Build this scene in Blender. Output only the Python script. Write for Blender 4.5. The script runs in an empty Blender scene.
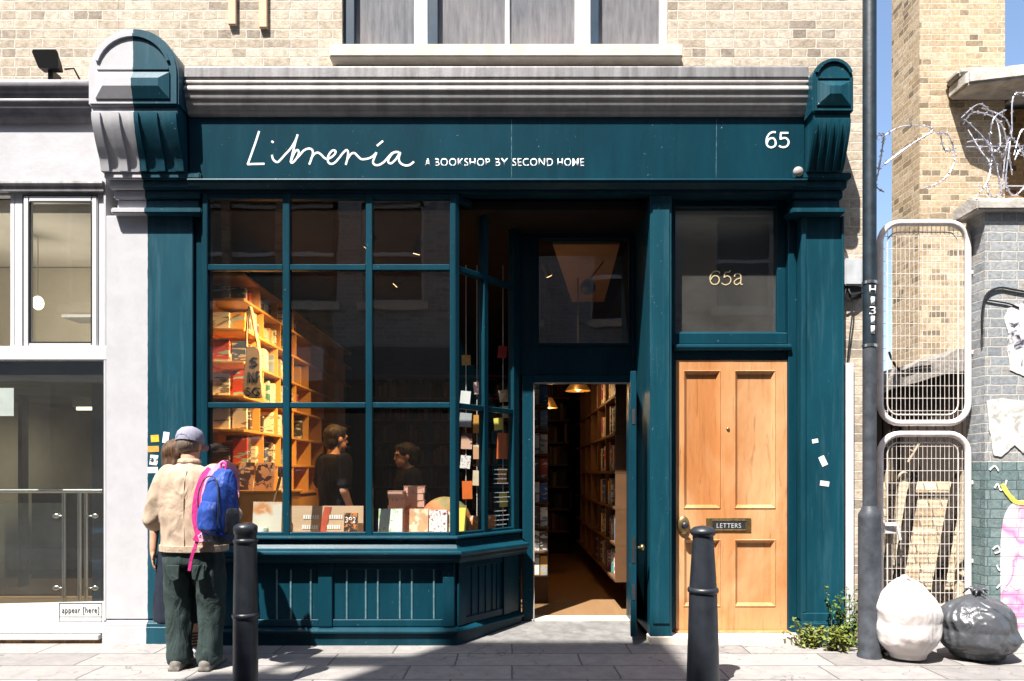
import bpy, bmesh, math, random
from mathutils import Vector, Matrix, noise
random.seed(7)
R = math.radians
sc = bpy.context.scene
COL = sc.collection

# ------------------------------------------------------------------ camera model (metres; y = depth into the shop, z up)
DIST, FPX, CX, HY, ZC = 5.8, 725.0, 512.0, 473.0, 1.36
def PX(px, y): return (px - CX) * (DIST + y) / FPX
def PZ(py, y): return ZC + (HY - py) * (DIST + y) / FPX

# ------------------------------------------------------------------ node helpers
def new_mat(name):
    m = bpy.data.materials.new(name); m.use_nodes = True
    nt = m.node_tree
    for n in list(nt.nodes): nt.nodes.remove(n)
    out = nt.nodes.new('ShaderNodeOutputMaterial')
    return m, nt, out
def N(nt, kind, **kw):
    n = nt.nodes.new(kind)
    for k, v in kw.items():
        if k in n.inputs.keys(): n.inputs[k].default_value = v
        else: setattr(n, k, v)
    return n
def L(nt, a, b): nt.links.new(a, b)
def ramp(nt, src, stops):
    r = nt.nodes.new('ShaderNodeValToRGB'); e = r.color_ramp.elements
    while len(e) < len(stops): e.new(0.5)
    for el, (p, c) in zip(e, stops):
        el.position = p; el.color = (c[0], c[1], c[2], 1)
    L(nt, src, r.inputs[0]); return r.outputs[0]
def mix(nt, fac, a, b, mode='MIX'):
    m = nt.nodes.new('ShaderNodeMix'); m.data_type = 'RGBA'; m.blend_type = mode
    for s, v in ((m.inputs[0], fac), (m.inputs[6], a), (m.inputs[7], b)):
        if hasattr(v, 'links') or hasattr(v, 'is_linked'): L(nt, v, s)
        elif isinstance(v, (int, float)): s.default_value = v
        else: s.default_value = (v[0], v[1], v[2], 1)
    return m.outputs[2]
def math_n(nt, op, a, b=None):
    m = nt.nodes.new('ShaderNodeMath'); m.operation = op
    for i, v in enumerate((a, b)):
        if v is None: continue
        if isinstance(v, (int, float)): m.inputs[i].default_value = v
        else: L(nt, v, m.inputs[i])
    return m.outputs[0]
def noise_n(nt, vec, scale, detail=4, rough=.55, dist=0.0, stretch=None):
    if stretch:
        mp = N(nt, 'ShaderNodeMapping'); mp.inputs['Scale'].default_value = stretch
        L(nt, vec, mp.inputs['Vector']); vec = mp.outputs[0]
    n = N(nt, 'ShaderNodeTexNoise'); n.inputs['Scale'].default_value = scale
    n.inputs['Detail'].default_value = detail; n.inputs['Roughness'].default_value = rough
    n.inputs['Distortion'].default_value = dist
    L(nt, vec, n.inputs['Vector']); return n.outputs['Fac']
def bsdf(nt, out, col, rough=.5, metal=0, spec=.5, bump=None, bstr=.3, bdist=.01, **kw):
    b = nt.nodes.new('ShaderNodeBsdfPrincipled')
    if hasattr(col, 'is_linked'): L(nt, col, b.inputs['Base Color'])
    else: b.inputs['Base Color'].default_value = (*col, 1)
    if hasattr(rough, 'is_linked'): L(nt, rough, b.inputs['Roughness'])
    else: b.inputs['Roughness'].default_value = rough
    b.inputs['Metallic'].default_value = metal
    b.inputs['Specular IOR Level'].default_value = spec
    for k, v in kw.items(): b.inputs[k].default_value = v
    if bump is not None:
        bp = N(nt, 'ShaderNodeBump'); bp.inputs['Strength'].default_value = bstr; bp.inputs['Distance'].default_value = bdist
        L(nt, bump, bp.inputs['Height']); L(nt, bp.outputs[0], b.inputs['Normal'])
    L(nt, b.outputs[0], out.inputs[0]); return b
def coord(nt, which='Object'): return N(nt, 'ShaderNodeTexCoord').outputs[which]

def plain(name, col, rough=.5, metal=0, spec=.5, var=.25, scale=6, bump=.0, bscale=60, bdist=.004, streak=False, **kw):
    """a colour that wanders a little, with a fine bump"""
    m, nt, out = new_mat(name); c = coord(nt)
    st = (1, 1, .12) if streak else None
    n = noise_n(nt, c, scale, 5, .6, .3, st)
    lo = tuple(max(0, v * (1 - var)) for v in col); hi = tuple(min(1, v * (1 + var)) for v in col)
    cc = ramp(nt, n, [(.3, lo), (.7, hi)])
    b = noise_n(nt, c, bscale, 3, .6) if bump else None
    bsdf(nt, out, cc, rough, metal, spec, b, bump, bdist, **kw); return m

def brick(name, cols, mortar, w=.225, h=.0765, joint=.011, stain=(.5, .4, .3), stain_amt=.35, bump=.6, rough=.9, dark=None):
    m, nt, out = new_mat(name); uv = coord(nt, 'UV'); ob = coord(nt)
    nz = N(nt, 'ShaderNodeTexNoise'); nz.inputs['Scale'].default_value = 14; nz.inputs['Detail'].default_value = 3
    L(nt, uv, nz.inputs['Vector'])
    sub = N(nt, 'ShaderNodeVectorMath', operation='SUBTRACT'); L(nt, nz.outputs['Color'], sub.inputs[0]); sub.inputs[1].default_value = (.5, .5, .5)
    sca = N(nt, 'ShaderNodeVectorMath', operation='SCALE'); L(nt, sub.outputs[0], sca.inputs[0]); sca.inputs['Scale'].default_value = .016
    add = N(nt, 'ShaderNodeVectorMath', operation='ADD'); L(nt, uv, add.inputs[0]); L(nt, sca.outputs[0], add.inputs[1])
    b = N(nt, 'ShaderNodeTexBrick'); b.offset = .5; b.squash = .52; b.squash_frequency = 2
    b.inputs['Color1'].default_value = (0, 0, 0, 1); b.inputs['Color2'].default_value = (1, 1, 1, 1); b.inputs['Mortar'].default_value = (.5, .5, .5, 1)
    b.inputs['Scale'].default_value = 1; b.inputs['Brick Width'].default_value = w; b.inputs['Row Height'].default_value = h
    b.inputs['Mortar Size'].default_value = joint * .5; b.inputs['Mortar Smooth'].default_value = .35
    L(nt, add.outputs[0], b.inputs['Vector'])
    k = len(cols); bc = ramp(nt, b.outputs['Color'], [(i / (k - 1), c) for i, c in enumerate(cols)])
    fine = noise_n(nt, ob, 26, 6, .7)
    bc = mix(nt, 1.0, bc, ramp(nt, fine, [(.3, (.62, .6, .58)), (.68, (1.2, 1.18, 1.15))]), 'MULTIPLY')
    big = noise_n(nt, ob, 1.1, 6, .65, .6)
    bc = mix(nt, math_n(nt, 'MULTIPLY', ramp(nt, big, [(.45, (0, 0, 0)), (.7, (1, 1, 1))]), stain_amt), bc, mix(nt, 1.0, bc, stain, 'MULTIPLY'))
    mo = mix(nt, noise_n(nt, ob, 9, 4), tuple(v * .7 for v in mortar), tuple(min(1, v * 1.2) for v in mortar))
    # worn patches where the mortar smears over the brick
    smear = ramp(nt, noise_n(nt, ob, 4, 6, .7), [(.6, (0, 0, 0)), (.75, (.55, .55, .55))])
    f = math_n(nt, 'MAXIMUM', b.outputs['Fac'], smear)
    cc = mix(nt, f, bc, mo)
    pits = math_n(nt, 'MULTIPLY', ramp(nt, noise_n(nt, ob, 34, 4, .7, .4, (1, 1, 1.8)), [(.64, (0, 0, 0)), (.70, (.8, .8, .8))]), ramp(nt, noise_n(nt, ob, 3.1, 3, .6), [(.42, (0, 0, 0)), (.6, (1, 1, 1))]))
    cc = mix(nt, pits, cc, tuple(v * .22 for v in mortar))
    hgt = math_n(nt, 'ADD', math_n(nt, 'MULTIPLY', math_n(nt, 'SUBTRACT', 1.0, b.outputs['Fac']), 1.0), math_n(nt, 'MULTIPLY', fine, .8))
    bsdf(nt, out, cc, rough, 0, .25, hgt, bump, .012); return m

def teal_nodes(nt, base, dust_veil=.35):
    c = coord(nt)
    n1 = noise_n(nt, c, 3.2, 6, .65, .4, (1, 1, .25))
    col = ramp(nt, n1, [(.3, tuple(v * .78 for v in base)), (.72, tuple(v * 1.3 for v in base))])
    # dry dusty vertical runs and chips
    n2 = noise_n(nt, c, 13, 6, .7, .2, (1, 1, .07))
    col = mix(nt, math_n(nt, 'MULTIPLY', ramp(nt, n2, [(.52, (0, 0, 0)), (.78, (1, 1, 1))]), dust_veil), col, (.085, .175, .215))
    n3 = noise_n(nt, c, 55, 3, .6)
    n4 = noise_n(nt, c, 2.3, 3, .6)
    chips = math_n(nt, 'MULTIPLY', ramp(nt, n3, [(.7, (0, 0, 0)), (.73, (1, 1, 1))]), ramp(nt, n4, [(.5, (0, 0, 0)), (.62, (.8, .8, .8))]))
    col = mix(nt, chips, col, (.42, .46, .46))
    return c, col, noise_n(nt, c, 38, 4, .6, 0, (1, 1, .4))
def teal(name, base=(.010, .062, .088), rough=.38, dust_veil=.3):
    m, nt, out = new_mat(name); c, col, b = teal_nodes(nt, base, dust_veil)
    bsdf(nt, out, col, rough, 0, .17, b, .12, .004); return m
def split_paint(name, x_split, white, base=(.010, .062, .088)):
    """white on the neighbour's side of a straight painted edge, teal on the shop's side"""
    m, nt, out = new_mat(name); c, col, b = teal_nodes(nt, base)
    xyz = N(nt, 'ShaderNodeSeparateXYZ'); L(nt, c, xyz.inputs[0])
    w = noise_n(nt, c, 12, 3, .5)
    x = math_n(nt, 'ADD', xyz.outputs[0], math_n(nt, 'MULTIPLY', math_n(nt, 'SUBTRACT', w, .5), .012))
    x = math_n(nt, 'ADD', x, math_n(nt, 'MULTIPLY', xyz.outputs[1], .13))
    f = math_n(nt, 'GREATER_THAN', x, x_split)
    wc = ramp(nt, noise_n(nt, c, 5, 6, .7, .3), [(.25, tuple(v * .86 for v in white)), (.6, white)])
    rough = math_n(nt, 'SUBTRACT', .75, math_n(nt, 'MULTIPLY', f, .35))
    bsdf(nt, out, mix(nt, f, wc, col), rough, 0, .3, b, .15, .005); return m

def glass(name, tint=(.93, .96, .95), gain=2.0, rough=0.0, wavy=.0, dust_veil=.0):
    m, nt, out = new_mat(name)
    lw = N(nt, 'ShaderNodeLayerWeight'); lw.inputs['Blend'].default_value = .5      # Schlick, the same from either side of the pane
    fr = math_n(nt, 'ADD', .04, math_n(nt, 'MULTIPLY', math_n(nt, 'POWER', lw.outputs['Facing'], 5.0), .96))
    fac = math_n(nt, 'MINIMUM', math_n(nt, 'MULTIPLY', fr, gain), 1.0)
    t = N(nt, 'ShaderNodeBsdfTransparent'); t.inputs[0].default_value = (*tint, 1)
    g = N(nt, 'ShaderNodeBsdfGlossy'); g.inputs['Roughness'].default_value = rough; g.inputs['Color'].default_value = (.95, .95, .95, 1)
    if wavy:
        bp = N(nt, 'ShaderNodeBump'); bp.inputs['Strength'].default_value = wavy; bp.inputs['Distance'].default_value = .02
        L(nt, noise_n(nt, coord(nt), 3.0, 2, .5, 0, (1, 1, .6)), bp.inputs['Height']); L(nt, bp.outputs[0], g.inputs['Normal'])
    ms = N(nt, 'ShaderNodeMixShader'); L(nt, fac, ms.inputs[0]); L(nt, t.outputs[0], ms.inputs[1]); L(nt, g.outputs[0], ms.inputs[2])
    if dust_veil:                                   # dusty film, also imitating the pale reflections that grey the pane
        d = N(nt, 'ShaderNodeBsdfDiffuse'); d.inputs[0].default_value = (.62, .60, .56, 1)
        dn = math_n(nt, 'MULTIPLY', ramp(nt, noise_n(nt, coord(nt), 2.5, 6, .65, .5), [(.25, (.6, .6, .6)), (.75, (1.3, 1.3, 1.3))]), dust_veil)
        m2 = N(nt, 'ShaderNodeMixShader'); L(nt, dn, m2.inputs[0]); L(nt, ms.outputs[0], m2.inputs[1]); L(nt, d.outputs[0], m2.inputs[2]); ms = m2
    L(nt, ms.outputs[0], out.inputs[0]); return m
def emit(name, col, strength):
    m, nt, out = new_mat(name); e = N(nt, 'ShaderNodeEmission'); e.inputs[0].default_value = (*col, 1); e.inputs[1].default_value = strength
    L(nt, e.outputs[0], out.inputs[0]); return m

def wood(name, a, b, scale=5, axis=(1, 1, .06), rough=.45, bump=.1, spec=.4, worn=.0):
    m, nt, out = new_mat(name); c = coord(nt)
    g = noise_n(nt, c, scale * 4, 6, .7, 1.2, axis); g2 = noise_n(nt, c, scale, 4, .6, .8, axis)
    col = mix(nt, .5, ramp(nt, g, [(.3, a), (.7, b)]), ramp(nt, g2, [(.25, a), (.75, b)]))
    if worn:                                   # sun-faded patches, dark runs and scuffs in the varnish
        col = mix(nt, math_n(nt, 'MULTIPLY', ramp(nt, noise_n(nt, c, 1.6, 5, .65, .6, (1, 1, .5)), [(.42, (0, 0, 0)), (.72, (1, 1, 1))]), worn), col, (.62, .40, .21))
        col = mix(nt, math_n(nt, 'MULTIPLY', ramp(nt, noise_n(nt, c, 17, 6, .7, 1.5, (1, 1, .10)), [(.56, (0, 0, 0)), (.72, (1, 1, 1))]), worn), col, (.22, .075, .025))
        col = mix(nt, ramp(nt, noise_n(nt, c, 42, 3, .6), [(.72, (0, 0, 0)), (.75, (.6, .6, .6))]), col, (.25, .12, .06))
    bsdf(nt, out, col, rough, 0, spec, g, bump, .003); return m

def slabs(name):
    m, nt, out = new_mat(name); uv = coord(nt, 'UV'); c = coord(nt)
    nz = N(nt, 'ShaderNodeTexNoise'); nz.inputs['Scale'].default_value = 5; L(nt, uv, nz.inputs['Vector'])
    sub = N(nt, 'ShaderNodeVectorMath', operation='SUBTRACT'); L(nt, nz.outputs['Color'], sub.inputs[0]); sub.inputs[1].default_value = (.5, .5, .5)
    sca = N(nt, 'ShaderNodeVectorMath', operation='SCALE'); L(nt, sub.outputs[0], sca.inputs[0]); sca.inputs['Scale'].default_value = .02
    add = N(nt, 'ShaderNodeVectorMath', operation='ADD'); L(nt, uv, add.inputs[0]); L(nt, sca.outputs[0], add.inputs[1])
    b = N(nt, 'ShaderNodeTexBrick'); b.offset = .45; b.squash = .8; b.squash_frequency = 3
    b.inputs['Color1'].default_value = (0, 0, 0, 1); b.inputs['Color2'].default_value = (1, 1, 1, 1)
    b.inputs['Scale'].default_value = 1; b.inputs['Brick Width'].default_value = .9; b.inputs['Row Height'].default_value = .34
    b.inputs['Mortar Size'].default_value = .0075; b.inputs['Mortar Smooth'].default_value = .3
    L(nt, add.outputs[0], b.inputs['Vector'])
    col = ramp(nt, b.outputs['Color'], [(0, (.215, .205, .20)), (.5, (.255, .243, .236)), (1, (.29, .277, .268))])
    n = noise_n(nt, c, 7, 8, .75, .4)
    col = mix(nt, 1, col, ramp(nt, n, [(.3, (.72, .72, .74)), (.7, (1.15, 1.12, 1.08))]), 'MULTIPLY')
    spots = ramp(nt, noise_n(nt, c, 16, 2, .5), [(.66, (0, 0, 0)), (.70, (.6, .6, .6))])
    col = mix(nt, spots, col, (.13, .125, .12))
    crack = N(nt, 'ShaderNodeTexVoronoi', feature='DISTANCE_TO_EDGE'); crack.inputs['Scale'].default_value = 1.3
    wob = N(nt, 'ShaderNodeVectorMath', operation='ADD'); L(nt, c, wob.inputs[0])
    w2 = N(nt, 'ShaderNodeTexNoise'); w2.inputs['Scale'].default_value = 4; L(nt, c, w2.inputs['Vector'])
    w3 = N(nt, 'ShaderNodeVectorMath', operation='SCALE'); w3.inputs['Scale'].default_value = .5; L(nt, w2.outputs['Color'], w3.inputs[0]); L(nt, w3.outputs[0], wob.inputs[1])
    L(nt, wob.outputs[0], crack.inputs['Vector'])
    cm = math_n(nt, 'MULTIPLY', math_n(nt, 'LESS_THAN', crack.outputs['Distance'], .006), ramp(nt, noise_n(nt, c, .9, 2), [(.5, (0, 0, 0)), (.55, (.7, .7, .7))]))
    col = mix(nt, cm, col, (.1, .095, .09))
    col = mix(nt, b.outputs['Fac'], col, (.10, .095, .09))
    h = math_n(nt, 'ADD', math_n(nt, 'MULTIPLY', math_n(nt, 'SUBTRACT', 1.0, b.outputs['Fac']), 1.5), n)
    bsdf(nt, out, col, .85, 0, .3, h, .4, .008); return m

# ------------------------------------------------------------------ materials
TB = (.0055, .052, .078)
M = {}
M['brick'] = brick('stock_brick', [(.29, .25, .21), (.46, .395, .315), (.54, .475, .39), (.49, .42, .335), (.58, .52, .435), (.43, .365, .29)], (.56, .505, .43), stain=(.45, .4, .36), stain_amt=.5)
M['brick_y'] = brick('yellow_brick', [(.20, .16, .11), (.47, .365, .24), (.55, .44, .30), (.44, .335, .215), (.58, .48, .35), (.40, .30, .19)], (.58, .50, .40), stain=(.6, .5, .4))
M['brick_b'] = brick('brown_brick', [(.10, .05, .02), (.25, .14, .05), (.36, .21, .08), (.22, .12, .045)], (.22, .17, .11), stain_amt=.5)
M['brick_g'] = brick('grey_glazed_brick', [(.20, .22, .25), (.31, .34, .37), (.37, .39, .41), (.25, .28, .31), (.40, .385, .365)], (.46, .445, .41), joint=.012, rough=.6, stain=(.7, .62, .55))
M['brick_t'] = brick('painted_turquoise_brick', [(.11, .165, .17), (.15, .215, .22), (.20, .265, .27), (.13, .185, .19)], (.09, .12, .125), joint=.010, rough=.6, stain=(.9, .9, .9), stain_amt=.2)
M['brick_o'] = brick('opposite_brick', [(.12, .07, .045), (.26, .17, .11), (.33, .22, .14)], (.3, .26, .2))
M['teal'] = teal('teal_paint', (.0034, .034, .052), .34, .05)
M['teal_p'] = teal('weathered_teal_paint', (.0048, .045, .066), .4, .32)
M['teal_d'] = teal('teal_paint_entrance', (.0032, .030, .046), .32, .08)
M['split'] = split_paint('split_white_teal_paint', -2.915, (.45, .445, .465), (.0050, .047, .070))
M['white'] = plain('white_render', (.445, .44, .46), .8, 0, .3, .09, 4, .22, 18, .008)
M['upvc'] = plain('white_window_frame', (.54, .54, .55), .4, 0, .4, .04, 4)
M['cornice'] = plain('grey_cornice_paint', (.33, .31, .295), .5, 0, .4, .22, 9, .15, 40, .004, True)
M['lead'] = plain('dull_lead', (.20, .195, .20), .55, .3, .4, .35, 16, .2, 40, .004, True)
M['ncorn'] = plain('neighbour_cornice_paint', (.155, .15, .165), .5, 0, .4, .3, 8, .15, 40, .004)
M['stone'] = plain('sill_stone', (.62, .55, .46), .85, 0, .3, .15, 9, .3, 60, .004)
M['fore'] = plain('grey_forecourt_paving', (.17, .165, .16), .85, 0, .25, .3, 9, .4, 40, .008)
M['joint'] = plain('filled_board_joint', (.06, .13, .16), .6, 0, .3, .8, 25)
M['conc'] = plain('weathered_concrete', (.46, .43, .39), .9, 0, .25, .3, 7, .5, 40, .01)
M['slab'] = slabs('pavement_slabs')
M['asphalt'] = plain('asphalt', (.055, .054, .053), .9, 0, .3, .3, 30, .5, 120, .006)
M['kerb'] = plain('granite_kerb', (.30, .29, .28), .8, 0, .3, .2, 40, .3, 90, .004)
M['glass'] = glass('shop_glass', (.90, .93, .92), 2.4, 0, .05, .006)
M['glass_o'] = glass('old_wavy_glass', (.90, .93, .92), 2.2, 0, .35)
M['glass_n'] = glass('clear_glass', (.92, .95, .93), 2.0, 0, .03, .03)
M['glass_s'] = glass('neighbour_shop_glass', (.86, .92, .90), 3.2, 0, .04, .035)
M['glass_h'] = glass('veiled_hall_glass', (.90, .93, .92), 2.0, 0, .03, .07)
M['door'] = wood('varnished_door', (.36, .135, .042), (.54, .25, .095), 5, (1, 1, .06), .42, .1, .4, .8)
M['doorm'] = wood('door_panel_wood', (.33, .115, .034), (.52, .225, .08), 4, (1, 1, .06), .4, .1, .4, .75)
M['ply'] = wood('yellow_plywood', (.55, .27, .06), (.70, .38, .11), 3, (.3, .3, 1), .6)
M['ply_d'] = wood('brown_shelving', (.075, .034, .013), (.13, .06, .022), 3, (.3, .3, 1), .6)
M['floorw'] = wood('floor_boards', (.19, .105, .048), (.27, .16, .078), 3, (1, .08, 1), .5)
M['pale'] = wood('pale_board', (.50, .33, .20), (.62, .44, .30), 2, (.1, 1, 1), .6)
M['timber'] = wood('weathered_timber', (.30, .235, .16), (.52, .43, .31), 3, (1, 1, .07), .85, .5)
M['timber_d'] = wood('dark_timber', (.018, .013, .010), (.040, .028, .021), 3, (1, 1, .07), .85, .4)
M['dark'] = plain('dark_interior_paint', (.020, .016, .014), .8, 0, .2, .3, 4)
M['ceil'] = plain('beige_ceiling_board', (.50, .38, .26), .8, 0, .2, .1, 3)
M['hall'] = plain('hall_wall', (.33, .31, .29), .8, 0, .3, .12, 3)
M['hallceil'] = plain('hall_ceiling', (.72, .66, .58), .8, 0, .3, .05, 3)
M['brass'] = plain('tarnished_brass', (.34, .24, .11), .38, .9, .5, .3, 30)
M['steel'] = plain('brushed_steel', (.62, .60, .57), .28, 1, .5, .1, 40, streak=True)
M['galv'] = plain('painted_gate_tube', (.74, .68, .66), .5, .1, .5, .15, 14, .2, 60, .003)
M['wire'] = plain('gate_wire', (.66, .60, .55), .5, .2, .5, .2, 30)
M['razor'] = plain('razor_wire_steel', (.62, .60, .64), .35, .7, .5, .2, 50)
M['iron'] = plain('black_bollard_paint', (.018, .021, .026), .38, 0, .5, .4, 9, .25, 45, .004)
M['iron2'] = plain('worn_grey_bollard_paint', (.017, .020, .026), .42, 0, .5, .35, 9, .3, 40, .004)
M['post'] = plain('dark_blue_post_paint', (.010, .020, .029), .5, 0, .4, .5, 14, .3, 40, .004)
M['post2'] = plain('grey_post_paint', (.048, .054, .064), .5, 0, .4, .4, 12, .3, 40, .004)
M['letter'] = plain('white_lettering', (.86, .86, .86), .6, 0, .3, .03, 20)
M['gold'] = plain('gold_leaf', (.75, .62, .36), .4, .4, .5, .1, 40)
M['black'] = plain('black_plastic', (.012, .012, .013), .45, 0, .5, .2, 20)
M['blackp'] = plain('black_print', (.015, .015, .018), .7, 0, .3, .2, 20)
M['paper'] = plain('white_paper', (.78, .77, .75), .8, 0, .3, .08, 12, .2, 30, .003)
M['greybox'] = plain('grey_plastic_box', (.42, .43, .45), .5, 0, .4, .15, 10)
# ---- pattern materials
def dome_mat():
    m, nt, out = new_mat('striped_paper'); c = coord(nt)
    n = noise_n(nt, c, 5, 3, .6, .5)
    col = ramp(nt, n, [(.3, (.42, .07, .03)), (.45, (.50, .17, .05)), (.55, (.30, .20, .06)), (.7, (.05, .10, .04))])
    bsdf(nt, out, col, .7); return m
M['dome'] = dome_mat()
def book_mat(name, stops, dim=1.0):
    m, nt, out = new_mat(name)
    oi = N(nt, 'ShaderNodeObjectInfo'); n = len(stops)
    r = nt.nodes.new('ShaderNodeValToRGB'); r.color_ramp.interpolation = 'CONSTANT'
    e = r.color_ramp.elements
    while len(e) < n: e.new(.5)
    for i, (el, c) in enumerate(zip(e, stops)):
        el.position = i / n; el.color = (c[0] * dim, c[1] * dim, c[2] * dim, 1)
    L(nt, oi.outputs['Random'], r.inputs[0])
    c = coord(nt, 'Generated')
    # printed bands and a block of title on the spine, each book its own
    mp = N(nt, 'ShaderNodeMapping'); L(nt, c, mp.inputs[0]); mp.inputs['Scale'].default_value = (.6, .6, 4.5)
    cmb = N(nt, 'ShaderNodeVectorMath', operation='ADD'); L(nt, mp.outputs[0], cmb.inputs[0])
    sc_ = N(nt, 'ShaderNodeMath', operation='MULTIPLY'); sc_.inputs[1].default_value = 37; L(nt, oi.outputs['Random'], sc_.inputs[0])
    L(nt, sc_.outputs[0], cmb.inputs[1])
    nz = noise_n(nt, cmb.outputs[0], 1.2, 2, .6)
    f = ramp(nt, nz, [(.56, (0, 0, 0)), (.58, (.75, .75, .75))])
    inv = mix(nt, 1, (.85, .82, .75), r.outputs[0], 'DIFFERENCE')
    bsdf(nt, out, mix(nt, f, r.outputs[0], inv), .5, 0, .4); return m
BC = [(.75, .70, .62), (.05, .05, .06), (.74, .62, .46), (.55, .08, .05), (.80, .74, .64), (.08, .14, .30), (.80, .76, .68), (.62, .33, .08), (.06, .22, .18), (.5, .42, .34), (.12, .08, .07), (.72, .55, .40), (.35, .06, .16), (.2, .3, .42)]
M['book'] = book_mat('book_covers', BC)
M['book_d'] = book_mat('shaded_book_covers', BC, .35)  # same covers with shade multiplied into the colour
def cover_mat(name, base, ink, scale, thr=.56, third=None):
    m, nt, out = new_mat(name); c = coord(nt, 'Object')
    n = noise_n(nt, c, scale, 3, .6, .6)
    col = ramp(nt, n, [(0, base), (thr, base), (thr + .02, ink), (1, ink)])
    if third:
        n2 = noise_n(nt, c, scale * .5, 2, .5)
        col = mix(nt, ramp(nt, n2, [(.5, (0, 0, 0)), (.55, (1, 1, 1))]), col, third)
    bsdf(nt, out, col, .45); return m
M['cov_green'] = cover_mat('green_white_cover', (.80, .84, .74), (.36, .55, .25), 14, .55)
M['cov_face'] = cover_mat('peach_portrait_cover', (.72, .42, .22), (.82, .68, .50), 12, .5, (.66, .36, .2))
M['cov_pat'] = cover_mat('white_patterned_cover', (.82, .78, .74), (.30, .06, .12), 46, .58)
M['cov_yel'] = cover_mat('yellow_cover', (.85, .70, .12), (.75, .55, .08), 9, .6)
M['cov_392'] = cover_mat('black_orange_cover', (.03, .025, .02), (.62, .20, .05), 44, .53)
M['cov_org'] = cover_mat('orange_cover', (.68, .24, .06), (.80, .62, .5), 20, .55)
M['cov_tri'] = cover_mat('cream_picture_board', (.60, .40, .25), (.58, .24, .09), 6, .5, (.64, .58, .48))
M['photo'] = cover_mat('pink_photo_cover', (.70, .42, .30), (.09, .05, .06), 11, .5)
M['page'] = plain('book_pages', (.76, .70, .58), .8, 0, .2, .08, 30)
M['pink_b'] = cover_mat('pink_book_stack', (.72, .42, .32), (.45, .20, .14), 20, .6)
M['stripe'] = plain('red_stripe', (.48, .09, .045), .6, 0, .3, .15, 10)
M['orange_p'] = plain('orange_paint', (.75, .16, .03), .5, 0, .4, .15, 6)
M['red'] = plain('red_book_cloth', (.45, .03, .03), .6, 0, .3, .2, 10)
M['canvas'] = plain('canvas_cloth', (.72, .56, .40), .9, 0, .2, .12, 12, .3, 200, .002)
M['lamp_e'] = emit('lamp_glow', (1.0, .62, .25), 3.0)
M['lamp_e2'] = emit('tube_glow', (1.0, .85, .55), 1.1)
M['shade'] = plain('brass_lampshade', (.40, .24, .09), .35, .6, .5, .2, 8)
# ---- people and bags
M['skin'] = plain('skin', (.52, .27, .175), .5, 0, .4, .12, 14, .1, 80, .002)
def hair_mat(name, lo, hi):
    m, nt, out = new_mat(name); c = coord(nt)
    st = noise_n(nt, c, 70, 4, .65, .5, (1, 1, .09)); v = noise_n(nt, c, 20, 3, .5, 0, (1, 1, .2))
    col = mix(nt, .5, ramp(nt, st, [(.35, lo), (.65, hi)]), ramp(nt, v, [(.3, lo), (.7, hi)]))
    bsdf(nt, out, col, .5, 0, .3, st, .9, .012); return m
M['hair_d'] = hair_mat('dark_hair', (.008, .005, .004), (.03, .018, .012))
M['hair_b'] = hair_mat('light_brown_hair', (.03, .015, .008), (.16, .085, .045))
M['hair_g'] = hair_mat('greying_hair', (.06, .04, .03), (.24, .19, .14))
def cloth(name, col, var=.15, fold=6, amt=.5, rough=.9, stretch=(1, 1, .5)):
    m, nt, out = new_mat(name); c = coord(nt)
    f = noise_n(nt, c, fold, 3, .5, 1.6, stretch); w = noise_n(nt, c, 260, 2, .5)
    v = noise_n(nt, c, 7, 4, .6)
    col = ramp(nt, v, [(.3, tuple(x * (1 - var) for x in col)), (.7, tuple(min(1, x * (1 + var)) for x in col))])
    h = math_n(nt, 'ADD', f, math_n(nt, 'MULTIPLY', w, .04))
    bsdf(nt, out, col, rough, 0, .2, h, amt, .04); return m
M['jacket'] = cloth('beige_jacket', (.40, .305, .225), .1, 7, .55)
M['trouser'] = cloth('dark_green_trousers', (.030, .045, .043), .2, 9, .6)
M['navy'] = cloth('navy_dress', (.012, .016, .028), .2, 8, .4)
M['blackc'] = cloth('black_shirt', (.011, .011, .013), .2, 8, .4)
M['cap'] = cloth('lavender_grey_cap', (.24, .235, .30), .08, 14, .2)
M['shoe'] = plain('grey_shoe', (.15, .135, .12), .7, 0, .3, .3, 30, .3, 60, .003)
M['shoew'] = plain('white_shoe', (.7, .68, .66), .7, 0, .3, .1, 30)
M['blue'] = cloth('blue_nylon', (.023, .06, .28), .15, 10, .6, .45)
M['pink'] = cloth('magenta_webbing', (.60, .04, .22), .12, 20, .3, .6)
M['pinkl'] = cloth('pale_pink_padding', (.75, .32, .46), .12, 20, .3, .6)
M['greyp'] = cloth('dark_grey_nylon', (.06, .06, .065), .2, 14, .5, .5)
def bag_mat(name, col, rough, spec, fold=6, amt=.8, **kw):
    m, nt, out = new_mat(name); c = coord(nt)
    mp = N(nt, 'ShaderNodeMapping'); mp.inputs['Scale'].default_value = (1, 1, .45); L(nt, c, mp.inputs['Vector'])
    rn = N(nt, 'ShaderNodeTexNoise'); rn.noise_type = 'RIDGED_MULTIFRACTAL'; rn.inputs['Scale'].default_value = fold; rn.inputs['Detail'].default_value = 4; rn.inputs['Distortion'].default_value = 1.2
    L(nt, mp.outputs[0], rn.inputs['Vector']); f = rn.outputs['Fac']; v = noise_n(nt, c, 3, 5, .6, .5)
    cc = ramp(nt, v, [(.3, tuple(x * .8 for x in col)), (.7, tuple(min(1, x * 1.15) for x in col))])
    bsdf(nt, out, cc, rough, 0, spec, f, amt, .05, **kw); return m
M['bag_w'] = bag_mat('white_plastic_bag', (.56, .52, .505), .36, .45, 7, .35, **{'Subsurface Weight': .55, 'Subsurface Scale': .06, 'Subsurface Radius': (1, .7, .6)})
M['bag_k'] = bag_mat('black_plastic_bag', (.060, .064, .072), .34, .6, 7, .7)
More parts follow.
